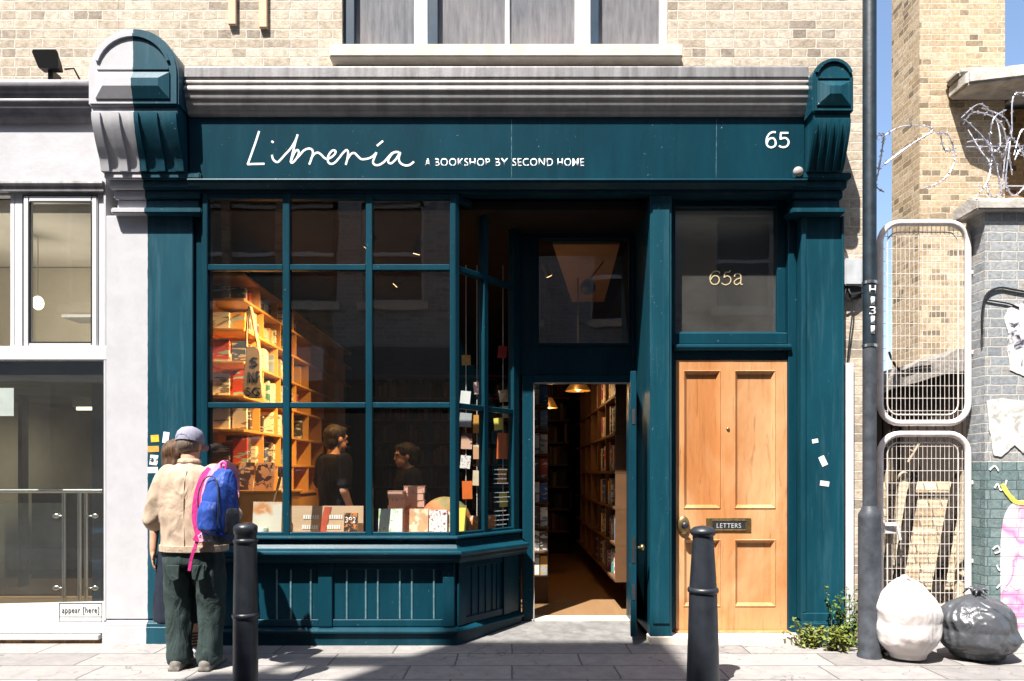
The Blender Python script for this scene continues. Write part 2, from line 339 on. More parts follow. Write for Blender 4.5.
M['leaf'] = plain('weed_leaf', (.07, .13, .022), .6, 0, .3, .4, 18)
M['leaf2'] = plain('yellow_green_leaf', (.15, .17, .03), .6, 0, .3, .35, 18)
M['stem'] = plain('weed_stem', (.10, .12, .04), .7, 0, .3, .2, 18)
def graffiti_mat():
    m, nt, out = new_mat('graffiti_paint'); c = coord(nt)
    n = noise_n(nt, c, 2.2, 2, .5, .3)
    col = ramp(nt, n, [(.40, (.74, .72, .72)), (.50, (.74, .60, .66)), (.56, (.62, .20, .40)), (.60, (.74, .66, .69)), (.72, (.75, .73, .72))])
    b = N(nt, 'ShaderNodeTexBrick'); b.offset = .5; b.squash = .52; b.squash_frequency = 2; L(nt, coord(nt, 'UV'), b.inputs['Vector'])
    b.inputs['Scale'].default_value = 1; b.inputs['Brick Width'].default_value = .225; b.inputs['Row Height'].default_value = .0765; b.inputs['Mortar Size'].default_value = .006; b.inputs['Mortar Smooth'].default_value = .5
    col = mix(nt, math_n(nt, 'MULTIPLY', b.outputs['Fac'], .4), col, (.22, .22, .23))
    wear = ramp(nt, noise_n(nt, c, 11, 6, .7), [(.60, (0, 0, 0)), (.68, (.7, .7, .7))]); col = mix(nt, wear, col, (.16, .24, .245))
    bsdf(nt, out, col, .6, 0, .3, math_n(nt, 'SUBTRACT', 1.0, b.outputs['Fac']), .5, .01); return m
M['graf'] = graffiti_mat()
M['graf_y'] = plain('yellow_spray_paint', (.72, .62, .12), .6, 0, .3, .1, 8)
M['graf_w'] = plain('white_spray_paint', (.78, .78, .76), .6, 0, .3, .1, 8)
def poster_mat(name, a, b, s, thr):
    m, nt, out = new_mat(name); c = coord(nt)
    n = noise_n(nt, c, s, 5, .6, .8)
    col = ramp(nt, n, [(thr - .05, a), (thr, tuple(x * .5 + y * .5 for x, y in zip(a, b))), (thr + .05, b)])
    bsdf(nt, out, col, .8, 0, .2, noise_n(nt, c, 14, 5, .6), .5, .01); return m
M['poster'] = poster_mat('torn_black_white_print', (.04, .04, .07), (.70, .69, .68), 9, .44)
M['poster2'] = poster_mat('peeling_white_paper', (.36, .35, .33), (.56, .55, .52), 8, .42)
def net_mat():
    m, nt, out = new_mat('reeded_obscure_glass'); c = coord(nt)
    n = noise_n(nt, c, 30, 4, .65, .3, (1, 1, .12)); n2 = noise_n(nt, c, 2.2, 3, .5)
    col = mix(nt, .5, ramp(nt, n, [(.3, (.07, .07, .075)), (.72, (.26, .255, .265))]), ramp(nt, n2, [(.3, (.09, .11, .135)), (.7, (.22, .205, .21))]))  # opaque pane, the reflected sky put into its grey-blue tone
    bsdf(nt, out, col, .25, 0, .5, n, .3, .006); return m
M['reeded'] = net_mat()
M['winblue'] = plain('blue_black_frame', (.010, .032, .060), .4, 0, .5, .2, 8)
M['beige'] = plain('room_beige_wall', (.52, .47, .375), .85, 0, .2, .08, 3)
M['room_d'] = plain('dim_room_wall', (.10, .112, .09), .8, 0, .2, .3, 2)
M['vinyl'] = plain('frosted_vinyl', (.58, .60, .58), .6, 0, .3, .05, 6)
M['felt'] = plain('torn_roof_felt', (.23, .21, .19), .9, 0, .2, .45, 22, .6, 30, .02)

# ------------------------------------------------------------------ mesh builder
class MB:
    def __init__(s): s.b = bmesh.new()
    def face(s, pts):
        try: return s.b.faces.new([s.b.verts.new(p) for p in pts])
        except ValueError: return None
    def box(s, x0, x1, y0, y1, z0, z1):
        v = [s.b.verts.new(p) for p in ((x0,y0,z0),(x1,y0,z0),(x1,y1,z0),(x0,y1,z0),(x0,y0,z1),(x1,y0,z1),(x1,y1,z1),(x0,y1,z1))]
        for f in ((0,3,2,1),(4,5,6,7),(0,1,5,4),(1,2,6,5),(2,3,7,6),(3,0,4,7)): s.b.faces.new([v[i] for i in f])
        return s
    def extr(s, poly, vec):
        """closed planar polygon (3-D points) swept along vec"""
        a = [s.b.verts.new(p) for p in poly]; vec = Vector(vec); c = [s.b.verts.new(Vector(p) + vec) for p in poly]
        n = len(a)
        s.b.faces.new(a); s.b.faces.new(c[::-1])
        for i in range(n): s.b.faces.new((a[(i+1) % n], a[i], c[i], c[(i+1) % n]))
        return s
    def prof_x(s, yz, x0, x1): return s.extr([(x0, y, z) for y, z in yz], (x1 - x0, 0, 0))
    def prof_y(s, xz, y0, y1): return s.extr([(x, y0, z) for x, z in xz], (0, y1 - y0, 0))
    def prof_z(s, xy, z0, z1): return s.extr([(x, y, z0) for x, y in xy], (0, 0, z1 - z0))
    def rings(s, rings, cap=True, closed=False):
        vs = [[s.b.verts.new(p) for p in r] for r in rings]; n = len(vs[0])
        pairs = list(zip(vs, vs[1:])) + ([(vs[-1], vs[0])] if closed else [])
        for a, c in pairs:
            for i in range(n): s.b.faces.new((a[i], a[(i+1) % n], c[(i+1) % n], c[i]))
        if cap and not closed: s.b.faces.new(vs[0][::-1]); s.b.faces.new(vs[-1])
        return s
    def lathe(s, prof, c, n=28):
        return s.rings([[(c[0] + r * math.cos(2*math.pi*i/n), c[1] + r * math.sin(2*math.pi*i/n), c[2] + z) for i in range(n)] for r, z in prof])
    def tube(s, pts, r, n=6, closed=False):
        pts = [Vector(p) for p in pts]; rings = []; m = len(pts)
        up = None
        for i, p in enumerate(pts):
            if closed: t = pts[(i+1) % m] - pts[i-1]
            else: t = pts[min(i+1, m-1)] - pts[max(i-1, 0)]
            t.normalize()
            if up is None: up = t.orthogonal().normalized()
            up = (up - t * up.dot(t)); up = up.normalized() if up.length > 1e-6 else t.orthogonal().normalized()
            w = t.cross(up); rr = r[i] if isinstance(r, (list, tuple)) else r
            rings.append([p + (up * math.cos(2*math.pi*k/n) + w * math.sin(2*math.pi*k/n)) * rr for k in range(n)])
        return s.rings(rings, True, closed)
    def cap(s, p0, p1, r0, r1, n=14):
        """tapered capsule"""
        p0, p1 = Vector(p0), Vector(p1); d = (p1 - p0); l = d.length; d = d / l if l > 1e-6 else Vector((0,0,1))
        u = d.orthogonal().normalized(); w = d.cross(u); R_ = []
        for a in (-85, -60, -30, 0): R_.append((p0 + d * r0 * math.sin(R(a)), r0 * math.cos(R(a))))
        for a in (0, 30, 60, 85): R_.append((p1 + d * r1 * math.sin(R(a)), r1 * math.cos(R(a))))
        return s.rings([[c + (u * math.cos(2*math.pi*k/n) + w * math.sin(2*math.pi*k/n)) * rr for k in range(n)] for c, rr in R_])
    def chain(s, pts, rs):
        for (a, b), (ra, rb) in zip(zip(pts, pts[1:]), zip(rs, rs[1:])): s.cap(a, b, ra, rb)
        return s
    def ell(s, c, r, rot=None, n=18, m=12):
        c = Vector(c); rr = []
        for j in range(m):
            a = math.pi * (j + .25) / (m - .5) - math.pi / 2
            ring = []
            for i in range(n):
                p = Vector((r[0]*math.cos(a)*math.cos(2*math.pi*i/n), r[1]*math.cos(a)*math.sin(2*math.pi*i/n), r[2]*math.sin(a)))
                if rot: p = rot @ p
                ring.append(c + p)
            rr.append(ring)
        return s.rings(rr)
    def loft(s, secs, n=24):
        """secs: (cx, cy, z, rx, ry)"""
        return s.rings([[(cx + rx*math.cos(2*math.pi*i/n), cy + ry*math.sin(2*math.pi*i/n), z) for i in range(n)] for cx, cy, z, rx, ry in secs])
    def add_mesh(s, me, mtx):
        t = bmesh.new(); t.from_mesh(me); t.transform(mtx)
        vm = {v: s.b.verts.new(v.co) for v in t.verts}
        for f in t.faces:
            try: s.b.faces.new([vm[v] for v in f.verts])
            except ValueError: pass
        t.free(); return s
    def mesh(s, name, mat, bev=0, seg=1, smooth=None, fixn=True):
        b = s.b
        if fixn: bmesh.ops.recalc_face_normals(b, faces=b.faces)
        if bev:
            ed = [e for e in b.edges if len(e.link_faces) == 2 and e.calc_face_angle(0) > R(35)]
            bmesh.ops.bevel(b, geom=ed, offset=bev, segments=seg, affect='EDGES', clamp_overlap=True)
        uvl = b.loops.layers.uv.new('UVMap'); b.normal_update()
        for f in b.faces:
            n = f.normal; ax = max(range(3), key=lambda i: abs(n[i]))
            for l in f.loops:
                c = l.vert.co
                l[uvl].uv = (c.y, c.z) if ax == 0 else ((c.x, c.z) if ax == 1 else (c.x, c.y))
        me = bpy.data.meshes.new(name); b.to_mesh(me); b.free()
        for m in (mat if isinstance(mat, (list, tuple)) else [mat]): me.materials.append(m)
        if smooth is not None:
            for p in me.polygons: p.use_smooth = True
            if smooth < 180: me.set_sharp_from_angle(angle=R(smooth))
        return me
    def build(s, name, mat, parent=None, bev=0, seg=1, smooth=None, fixn=True):
        me = s.mesh(name, mat, bev, seg, smooth, fixn)
        o = bpy.data.objects.new(name, me); COL.objects.link(o)
        if parent is not None: adopt(o, parent)
        return o
W = {}
def adopt(o, parent):
    o.parent = parent; o.matrix_parent_inverse = Matrix.Translation(-W.get(parent.name, Vector((0, 0, 0))))
def tag(o, label=None, cat=None, group=None, kind=None):
    if label: o['label'] = label
    if cat: o['category'] = cat
    if group: o['group'] = group
    if kind: o['kind'] = kind
    return o
def thing(name, label, cat, loc=(0, 0, 0), group=None):
    o = bpy.data.objects.new(name, None); COL.objects.link(o); o.location = loc; o.empty_display_size = .1
    W[o.name] = Vector(loc); return tag(o, label, cat, group)
def dup(o, delta):
    c = o.copy(); COL.objects.link(c)
    if o.parent is None:
        c.location = o.location + Vector(delta); W[c.name] = Vector(c.location)
    for ch in list(o.children):
        k = ch.copy(); COL.objects.link(k); k.parent = c
        for g in list(ch.children):
            h = g.copy(); COL.objects.link(h); h.parent = k
    return c
def organic(mb, name, mat, parent, vox=.012, smooth=6, warp=None):
    """union of overlapping shapes -> one continuous skin"""
    me = bpy.data.meshes.new('tmp'); bmesh.ops.recalc_face_normals(mb.b, faces=mb.b.faces); mb.b.to_mesh(me); mb.b.free()
    t = bpy.data.objects.new('tmp', me); COL.objects.link(t)
    r = t.modifiers.new('r', 'REMESH'); r.mode = 'VOXEL'; r.voxel_size = vox
    s = t.modifiers.new('s', 'SMOOTH'); s.factor = .5; s.iterations = smooth
    dg = bpy.context.evaluated_depsgraph_get(); dg.update()
    m2 = bpy.data.meshes.new_from_object(t.evaluated_get(dg))
    bpy.data.objects.remove(t); bpy.data.meshes.remove(me)
    if warp:
        m2.update()
        for v, n in [(v, v.normal.copy()) for v in m2.vertices]: v.co = warp(v.co, n)
    m2.materials.clear(); m2.materials.append(mat); m2.name = name
    for p in m2.polygons: p.use_smooth = True
    o = bpy.data.objects.new(name, m2); COL.objects.link(o)
    if parent is not None: adopt(o, parent)
    return o
def font_mesh(body, size_box, plane):
    """text fitted to (x0, x1, z0, z1); plane(x, z) -> y. Returns an MB"""
    cu = bpy.data.curves.new('t', 'FONT'); cu.body = body; cu.extrude = 0
    cu.space_character = 1.12; cu.offset = size_box[4] if len(size_box) > 4 else 0
    t = bpy.data.objects.new('t', cu); COL.objects.link(t)
    dg = bpy.context.evaluated_depsgraph_get(); dg.update()
    me = bpy.data.meshes.new_from_object(t.evaluated_get(dg))
    bpy.data.objects.remove(t)
    xs = [v.co.x for v in me.vertices]; ys = [v.co.y for v in me.vertices]
    x0, x1, z0, z1 = size_box[:4]
    mb = MB(); b = bmesh.new(); b.from_mesh(me)
    for v in b.verts:
        fx = (v.co.x - min(xs)) / (max(xs) - min(xs)); fz = (v.co.y - min(ys)) / (max(ys) - min(ys))
        x = x0 + fx * (x1 - x0); z = z0 + fz * (z1 - z0); v.co = (x, plane(x, z), z)
    r = bmesh.ops.extrude_face_region(b, geom=list(b.faces))
    for v in [g for g in r['geom'] if isinstance(g, bmesh.types.BMVert)]: v.co.y -= .0004
    b.to_mesh(me); b.free(); mb.b.from_mesh(me); return mb
def spline(pts, k=6):
    """Catmull-Rom through 2-D points"""
    out = []; n = len(pts)
    for i in range(n - 1):
        p0, p1, p2, p3 = pts[max(i-1, 0)], pts[i], pts[i+1], pts[min(i+2, n-1)]
        for j in range(k):
            t = j / k
            out.append(tuple(.5 * (2*b + (c-a)*t + (2*a-5*b+4*c-d)*t*t + (3*b-a-3*c+d)*t**3) for a, b, c, d in zip(p0, p1, p2, p3)))
    out.append(pts[-1]); return out
def ribbon(mb, pts, w, thick=.003):
    """flat stroke on a surface facing the street: pts are 3-D, w the width (or list)"""
    n = len(pts); A = []; B = []
    for i in range(n):
        a, c = Vector(pts[max(i-1, 0)]), Vector(pts[min(i+1, n-1)])
        d = Vector((c.x - a.x, 0, c.z - a.z)); d = d.normalized() if d.length > 1e-7 else Vector((1, 0, 0))
        nn = Vector((-d.z, 0, d.x)); ww = (w[i] if isinstance(w, list) else w) / 2
        A.append(Vector(pts[i]) + nn * ww); B.append(Vector(pts[i]) - nn * ww)
    back = Vector((0, thick, 0))
    mb.rings([[a, b, b + back, a + back] for a, b in zip(A, B)])
    return mb
# ================================================================== the setting
def sheet(name, x0, x1, y0, y1, z, mat, kind='structure', th=.0):
    mb = MB(); mb.face([(x0, y0, z), (x1, y0, z), (x1, y1, z), (x0, y1, z)])
    return tag(mb.build(name, mat), kind=kind)
sheet('ground', -300, 300, -300, 300, -.16, M['asphalt'])
sheet('road', -60, 60, -5.3, -1.95, -.125, M['asphalt'])
mb = MB(); mb.box(-14, 14, -1.82, 12, -.15, 0); tag(mb.build('pavement', M['slab']), kind='structure')
mb = MB(); mb.box(-14, 14, -1.96, -1.824, -.15, .004); tag(mb.build('kerb', M['kerb'], bev=.015), kind='structure')
mb = MB(); mb.box(-14, 14, -7.2, -5.3, -.15, 0); tag(mb.build('opposite_pavement', M['slab']), kind='structure')

# ================================================================== bookshop building
bld = thing('bookshop_building', 'dark teal painted bookshop front with a bay window and brick storey above, numbered 65', 'building')
FT, FB = (-.122, 4.147), (-.105, 3.664)
def fy(z): return FB[0] + (z - FB[1]) * (FT[0] - FB[0]) / (FT[1] - FB[1])
def fpt(px, py, off=-.003):
    z = 3.9
    for _ in range(12): z = PZ(py, fy(z))
    y = fy(z); return (PX(px, y), y + off, z)
XL, XR = -3.2, 2.885          # the building's ends
# brick storey
UWL, UWR, UWB = PX(342, .1), PX(668, .1), 4.79
mb = MB()
mb.box(XL, UWL, .1, .42, 4.2, 9); mb.box(UWR, XR, .1, .42, 4.2, 9); mb.box(UWL, UWR, .1, .42, 4.2, UWB); mb.box(UWL, UWR, .1, .42, 6.7, 9)
mb.box(2.664, XR, .1, .42, 0, 4.2); mb.box(2.25, 2.664, .1, .42, 3.66, 4.2); mb.box(XL, -2.5, .1, .42, 3.66, 4.2)
mb.build('upper_wall', M['brick'], bld)
mb = MB(); mb.box(2.60, XR, .42, 9, 0, 9); mb.box(XL, -2.80, .42, 9, 0, 9); mb.box(-2.8, 2.6, 8.7, 9, 0, 9); mb.box(-2.8, 2.6, .42, 8.7, 8.8, 9)
mb.build('side_wall', M['brick_o'], bld)
# mossy course right under the sill
mb = MB(); mb.box(PX(336, .1), PX(680, .1), .085, .1, 4.46, 4.67); mb.build('sill_course', M['brick_b'], bld)
# upper window
uw = MB()
yw = .17
def vb(mb, a, b, y0, y1, z0, z1, yy=None):
    yy = y0 if yy is None else yy
    mb.box(PX(a, yy), PX(b, yy), y0, y1, z0, z1)
for a, b in ((414, 428), (575, 591), (660, 670)): vb(uw, a, b, .15, .24, UWB, 6.7)
vb(uw, 505, 510, .175, .22, UWB + .06, 6.7)
uw.box(PX(354, .15), PX(660, .15), .156, .236, UWB, UWB + .055)
uwo = uw.build('upper_window', M['upvc'], bld, .006)
mb = MB()
for a, b in ((343, 354.5), (428, 438), (591, 599)): mb = MB(); vb(mb, a, b, .14, .25, UWB + .001, 6.7); mb.build('blue_mullion', M['winblue'], uwo, .005)
mb = MB(); mb.box(PX(350, .2), PX(662, .2), .20, .21, UWB, 6.7); mb.build('pane', M['reeded'], uwo)
mb = MB(); mb.prof_x([(.2, UWB + .012), (-.02, UWB - .006), (-.02, UWB - .105), (.0, UWB - .115), (.2, UWB - .115)], PX(329, -.02), PX(683, -.02))
mb.build('stone_sill', M['stone'], uwo, .008, 2)
# cornice
mb = MB(); CX0, CX1 = -2.53, 2.29
mb.prof_x([(.1, 4.575), (-.195, 4.505), (-.205, 4.495), (-.205, 4.415), (-.19, 4.405), (.1, 4.405)], CX0, CX1)
mb.build('lead_flashing', M['lead'], bld, .004)
mb = MB()
mb.prof_x([(.1, 4.403), (-.19, 4.403), (-.208, 4.385), (-.208, 4.368), (-.196, 4.362), (-.196, 4.356), (-.216, 4.338), (-.222, 4.318), (-.218, 4.305), (-.205, 4.298), (-.203, 4.268), (-.195, 4.25), (-.185, 4.245),
           (-.182, 4.215), (-.165, 4.19), (-.155, 4.186), (-.152, 4.165), (-.14, 4.15), (-.115, 4.1465), (.1, 4.1465)], CX0, CX1)
mb.build('cornice', M['cornice'], bld, .003, 1, 40)
# fascia: a board leaning out at the top
mb = MB(); mb.prof_x([FT, FB, (.1, FB[1]), (.1, FT[1])], CX0, CX1); fas = mb.build('fascia', M['teal'], bld)
mb = MB(); mb.prof_x([(FB[0] - .03, 3.662), (FB[0] - .036, 3.65), (FB[0] - .024, 3.63), (FB[0] + .03, 3.601), (.05, 3.601), (.05, 3.662)], CX0 - .01, CX1 + .02)
mb.build('fascia_moulding', M['teal'], fas, .003)
# handwritten name, traced as pen strokes
SW = [
 [(103,168),(85,225),(62,290),(45,338),(43,346),(70,345),(132,344)],
 [(172,296),(178,318),(190,331),(205,334),(222,318),(245,292),(268,268),(290,235),(305,205),(311,186)],
 [(311,186),(302,215),(293,250),(283,290),(273,335),(282,310),(297,278),(312,270),(317,288),(304,316),(285,337),(273,336)],
 [(304,316),(322,297),(345,272),(370,262),(388,268),(393,288),(384,320),(373,348)],
 [(382,318),(400,292),(420,284),(438,295),(455,312),(470,318),(492,309),(511,292),(515,276),(501,272),(485,286),(473,312),(476,335),(491,345),(511,338),(535,312),(556,285),(574,270),(583,284),(578,320),(570,350)],
 [(576,325),(598,292),(618,287),(635,303),(655,319),(690,316),(715,304),(736,283)],
 [(736,283),(725,310),(717,335),(728,350),(750,350),(775,335),(800,308),(824,285),(856,281)],
 [(856,281),(830,283),(806,310),(799,333),(814,342),(840,320),(864,283),(856,315),(865,340),(890,353),(915,350),(938,333)],
 [(170,222),(181,230)], [(738,248),(754,235),(771,221)]]
mb = MB(); off = 0
for st in SW:
    pts = spline(st, 5); P3 = []
    for zx, zy in pts:
        p = fpt(240 + zx / 5.39, 100 + zy / 5.39, -.0008 - off); P3.append(p); off += 4e-6
    ribbon(mb, P3, .0155, .0006)
mb.build('script_lettering', M['letter'], fas)
def ftext(body, a, b, y0, y1, name, bold=0):
    p0 = fpt(a, y1); p1 = fpt(b, y0)
    return font_mesh(body, (p0[0], p1[0], p0[2], p1[2], bold), lambda x, z: fy(z) - .0004).build(name, M['letter'], fas)
for w_, a_, b_ in (('A', 425, 430.8), ('BOOKSHOP', 435, 490), ('BY', 495, 508), ('SECOND', 512.5, 553), ('HOME', 557.5, 584)): ftext(w_, a_, b_, 158.3, 166.3, 'small_lettering', .006)
def strokes(mb, lines, fn, w, k=6, eps=4e-6):
    o = 0
    for st in lines:
        pts = spline(st, k) if len(st) > 2 else st; P3 = []
        for a in pts:
            x, y, z = fn(a[0], a[1]); P3.append((x, y - o, z)); o += eps
        ribbon(mb, P3, w)
# "65" in even strokes (17x zoom of 760..800, 120..160)
SIX = [(265,212),(215,208),(160,235),(118,300),(108,370),(120,430),(165,465),(215,462),(258,430),(262,370),(235,320),(185,312),(140,340),(114,400)]
FIVE = [[(480,222),(345,222)], [(352,222),(345,335)], [(345,328),(390,310),(440,312),(478,350),(482,400),(455,445),(405,465),(355,460),(320,440)]]
mb = MB(); strokes(mb, [SIX] + FIVE, lambda x, y: fpt(760 + x / 17, 120 + y / 17, -.0034), .0140); mb.build('house_number', M['letter'], fas)
for px in (511.5, 716):
    mb = MB(); a, b = fpt(px - .3, 178, 0), fpt(px + .3, 178, 0); mb.extr([(a[0], fy(3.68) - .0002, 3.68), (b[0], fy(3.68) - .0002, 3.68), (b[0], fy(4.13) - .0002, 4.13), (a[0], fy(4.13) - .0002, 4.13)], (0, .004, 0)); mb.build('board_joint', M['joint'], fas)
# little round bracket at the right-hand end of the fascia
mb = MB(); p = fpt(797, 173); mb.ell((p[0], p[1] - .02, p[2]), (.04, .03, .04)); mb.build('round_boss', M['cornice'], fas, smooth=180)

# consoles (the scrolled brackets)
def console(x0, x1, zt, zspring_r, mat, name, wide):
    mb = MB(); zb = 4.152 if wide else 4.10; YC = -.30; cx = (x0 + x1) / 2; r = (x1 - x0) / 2; zs = zt - r
    arc = [(cx + r * math.cos(R(a)), zs + r * math.sin(R(a))) for a in range(0, 181, 9)]
    mb.prof_y([(x0, zb), (x1, zb)] + arc, YC, .099)
    o = mb.build(name, mat, bld, .012, 2, 40)
    # raised arched bead and facetted block on the face
    mb = MB(); r2 = r * .80
    for i in range(14):
        a0, a1 = R(18 + i * 144 / 14), R(18 + (i + 1) * 144 / 14)
        q = [(cx + k * math.cos(a), zs + k * math.sin(a)) for a, k in ((a0, r2), (a1, r2), (a1, r2 + .022), (a0, r2 + .022))]
        mb.prof_y(q, YC - .016, YC + .002)
    mb.build('arched_bead', mat, o)
    mb = MB(); bx0, bx1 = x0 + r * .18, x1 - r * .18; bz0, bz1 = zb + .045, zb + (.245 if wide else .23)
    mz = (bz0 + bz1) / 2 + .01; ins = .07 if wide else .085
    base = [(bx0, YC + .001, bz0), (bx1, YC + .001, bz0), (bx1, YC + .001, bz1), (bx0, YC + .001, bz1)]
    top = [(bx0 + ins, YC - .042, mz - .03), (bx1 - ins, YC - .042, mz - .03), (bx1 - ins, YC - .042, mz + .03), (bx0 + ins, YC - .042, mz + .03)]
    mb.rings([base, [(x, YC - .010, z) for x, y, z in base], top]); mb.build('facetted_block', mat, o)
    mb = MB(); mb.box(bx0 + .01, bx1 - .01, YC - .010, YC + .001, bz1 + .02, bz1 + .035); mb.build('fillet', mat, o)
    # scrolled body below, with raised flutes
    prof = spline([(-.275, zb), (-.277, zb - .05), (-.268, zb - .12), (-.24, zb - .20), (-.20, zb - .29), (-.165, zb - .36), (-.145, 3.71)], 4)
    mb = MB(); ix0, ix1 = x0 + .015, x1 - .015
    mb.prof_x([(y, z) for y, z in prof] + [(.099, 3.711), (.099, zb)], ix0, ix1)
    nf = 4; w = (ix1 - ix0) / (nf * 2 + 1) 
    for i in range(nf + 1):
        a = ix0 + w * 2 * i
        pr = [(y - .016, z) for y, z in prof if z < zb - .04]
        mb.prof_x(pr + [(y + .02, z) for y, z in pr[::-1]], a + .004, a + w - .004)
    mb.build('scroll', mat, o, 0, 1, 30)
    return o
console(-3.217, -2.534, 4.736, .3, M['split'], 'console', True)
console(2.283, 2.594, 4.508, .15, M['teal_p'], 'console', False)
# pilasters
def pilaster(x0, x1, mat, cap_x0, cap_x1, side=0):
    mb = MB(); mb.box(x0, x1, 0, .30, .19, 3.42)
    if side:                                   # sunk panel on the narrow right-hand pilaster
        mb = MB(); mb.box(x0, x1, .018, .30, .10, 3.42)
        mb.box(x0, x0 + .035, 0, .018, .24, 3.42); mb.box(x1 - .02, x1, 0, .018, .24, 3.42); mb.box(x0, x1, -.002, .018, .10, .24)
    o = mb.build('pilaster', mat, bld, .006)
    mb = MB(); mb.box(x0 - .012, x1 + .012, -.035, .30, -.02, .135); mb.box(x0 - .004, x1 + .004, -.02, .30, .135, .165); mb.prof_x([(.02, .19), (-.012, .165), (.28, .165), (.28, .19)], x0, x1)
    mb.build('plinth', mat, o, .006)
    mb = MB(); a, b = cap_x0, cap_x1
    for z0, z1, p, e in ((3.662, 3.71, .135, 0), (3.60, 3.66, .10, .02), (3.535, 3.598, .06, .035), (3.46, 3.533, .035, .05), (3.415, 3.458, .075, .02)):
        mb.box(a + e, b - e, -p, .098, z0, z1)
    mb.build('capital', mat, o, .008, 2)
    return o
pilaster(-3.25, -2.552, M['split'], -3.19, -2.435)
pr = pilaster(2.32, 2.66, M['teal_p'], 2.19, 2.655, 1)
# the middle pilaster between the two doorways, with its deep left-hand face
mb = MB(); mb.box(1.10, 1.272, -.03, .75, .06, 3.60); mb.box(1.118, 1.254, -.042, -.03, .16, 3.5)
mp = mb.build('middle_pilaster', M['teal_p'], bld, .006)
mb = MB(); mb.box(1.09, 1.282, -.05, .1, -.02, .06); mb.build('plinth', M['stone'], mp, .006)

# head of the shopfront (above all windows) and the soffit of the entrance
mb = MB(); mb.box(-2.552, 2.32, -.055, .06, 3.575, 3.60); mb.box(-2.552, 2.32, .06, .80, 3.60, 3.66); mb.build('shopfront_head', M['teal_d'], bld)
# ------------------------------------------------------------------ bay window
YB = -.05                                   # front plane of the bay
bay = MB()
BL, BC_, BR_, BRY = -2.432, -.452, .038, .59  # left end, front corner, back end of the canted side
def canted(t): return (BC_ + (BR_ - BC_) * t, YB + (BRY - YB) * t)
zt, zb = 3.575, .87
def zz(py): return PZ(py, YB)
cols = [(PX(203, YB), PX(208, YB)), (PX(283, YB), PX(290, YB)), (PX(366, YB), PX(372.5, YB))]
for a, b in cols: bay.box(a, b, YB - .012, YB + .05, zb - .02, zt)
rows = [(zz(270.5), zz(264.5)), (zz(408), zz(402.5))]
def hbars(z0, z1):
    xs = [BL] + [v for c in cols for v in c] + [PX(450, YB)]
    for a, b in ((cols[0][1], cols[1][0]), (cols[1][1], cols[2][0]), (cols[2][1], PX(450, YB))): bay.box(a, b, YB - .008, YB + .045, z0, z1)
for z0, z1 in rows: hbars(z0, z1)
hbars(zt - .045, zt - .001); hbars(zb - .02, zb + .022)
# corner post, turned prism
bay.prof_z([(PX(450, YB), YB - .014), (BC_ + .004, YB - .014), (BC_ + .035, YB + .022), (BC_ + .0, YB + .055), (PX(450, YB), YB + .055)], zb - .02, zt)
dv = Vector((BR_ - BC_, BRY - YB, 0)).normalized(); nv = Vector((dv.y, -dv.x, 0))
def cbar(t0, t1, z0, z1, w0=-.045, w1=.01):
    p, q = Vector((*canted(t0), 0)), Vector((*canted(t1), 0))
    bay.prof_z([tuple((v + nv * w)[:2]) for v, w in ((p, w0), (q, w0), (q, w1), (p, w1))], z0, z1)
cbar(.43, .50, zb - .02, zt, -.05, .014); cbar(.93, 1.03, zb - .02, zt, -.05, .014)
for a, b in ((.06, .43), (.50, .93)):
    for z0, z1 in rows + [(zt - .05, zt - .002), (zb - .02, zb + .02)]: cbar(a, b, z0, z1)
bayo = bay.build('bay_window', M['teal'], bld, .005)
# panes
def panes():
    ys = [(zt - .045, rows[0][1]), (rows[0][0], rows[1][1]), (rows[1][0], zb + .022)]
    xs = [(cols[0][1], cols[1][0]), (cols[1][1], cols[2][0]), (cols[2][1], PX(450, YB))]
    for z1, z0 in ys:
        for a, b in xs:
            mb = MB(); y = YB + .015; mb.face([(a - .004, y, z0 - .004), (b + .004, y, z0 - .004), (b + .004, y, z1 + .004), (a - .004, y, z1 + .004)])
            mb.build('pane', M['glass'], bayo)
        for t0, t1 in ((.06, .43), (.50, .93)):
            p, q = Vector((*canted(t0), 0)) - nv * .018, Vector((*canted(t1), 0)) - nv * .018
            mb = MB(); mb.face([(p.x, p.y, z0 - .004), (q.x, q.y, z0 - .004), (q.x, q.y, z1 + .004), (p.x, p.y, z1 + .004)])
            mb.build('pane', M['glass_o'], bayo)
panes()
# dark post and left return of the bay
mb = MB(); mb.box(-2.552, -2.49, .03, .12, .0, 3.6); mb.box(-2.49, BL, .005, .10, .0, 3.575); mb.build('bay_jamb', M['teal_d'], bayo, .006)
# sill that follows the bay
def follow(prof, x0, name, mat, parent, bev=.0):
    """profile (out, z) swept along the front then the canted side"""
    P0, P1, P2 = Vector((x0, YB, 0)), Vector((BC_, YB, 0)), Vector((*canted(1.04), 0))
    n0, n1 = Vector((0, -1, 0)), nv
    h = (n0 + n1).normalized(); mit = h / h.dot(n0)
    mb = MB(); R_ = []
    for P, n in ((P0, n0), (P1, mit), (P2, n1)): R_.append([(P + n * o + Vector((0, 0, z))) for o, z in prof])
    mb.rings(R_); return mb.build(name, mat, parent, bev)
follow([(-.06, .876), (.045, .862), (.05, .85), (.05, .838), (.018, .832), (-.06, .832)], -2.49, 'sill', M['teal'], bayo, .003)
stall = follow([(-.08, .830), (.02, .828), (.022, .80), (.052, .764), (.118, .748), (.122, .725), (.105, .715), (.10, .69), (.085, .675), (.08, .655), (.02, .65), (-.08, .65)], -2.49, 'stall_riser', M['teal'], bld, .003)
follow([(-.08, .648), (.0, .648), (.0, .10), (-.08, .10)], -2.545, 'boarding', M['teal'], stall)
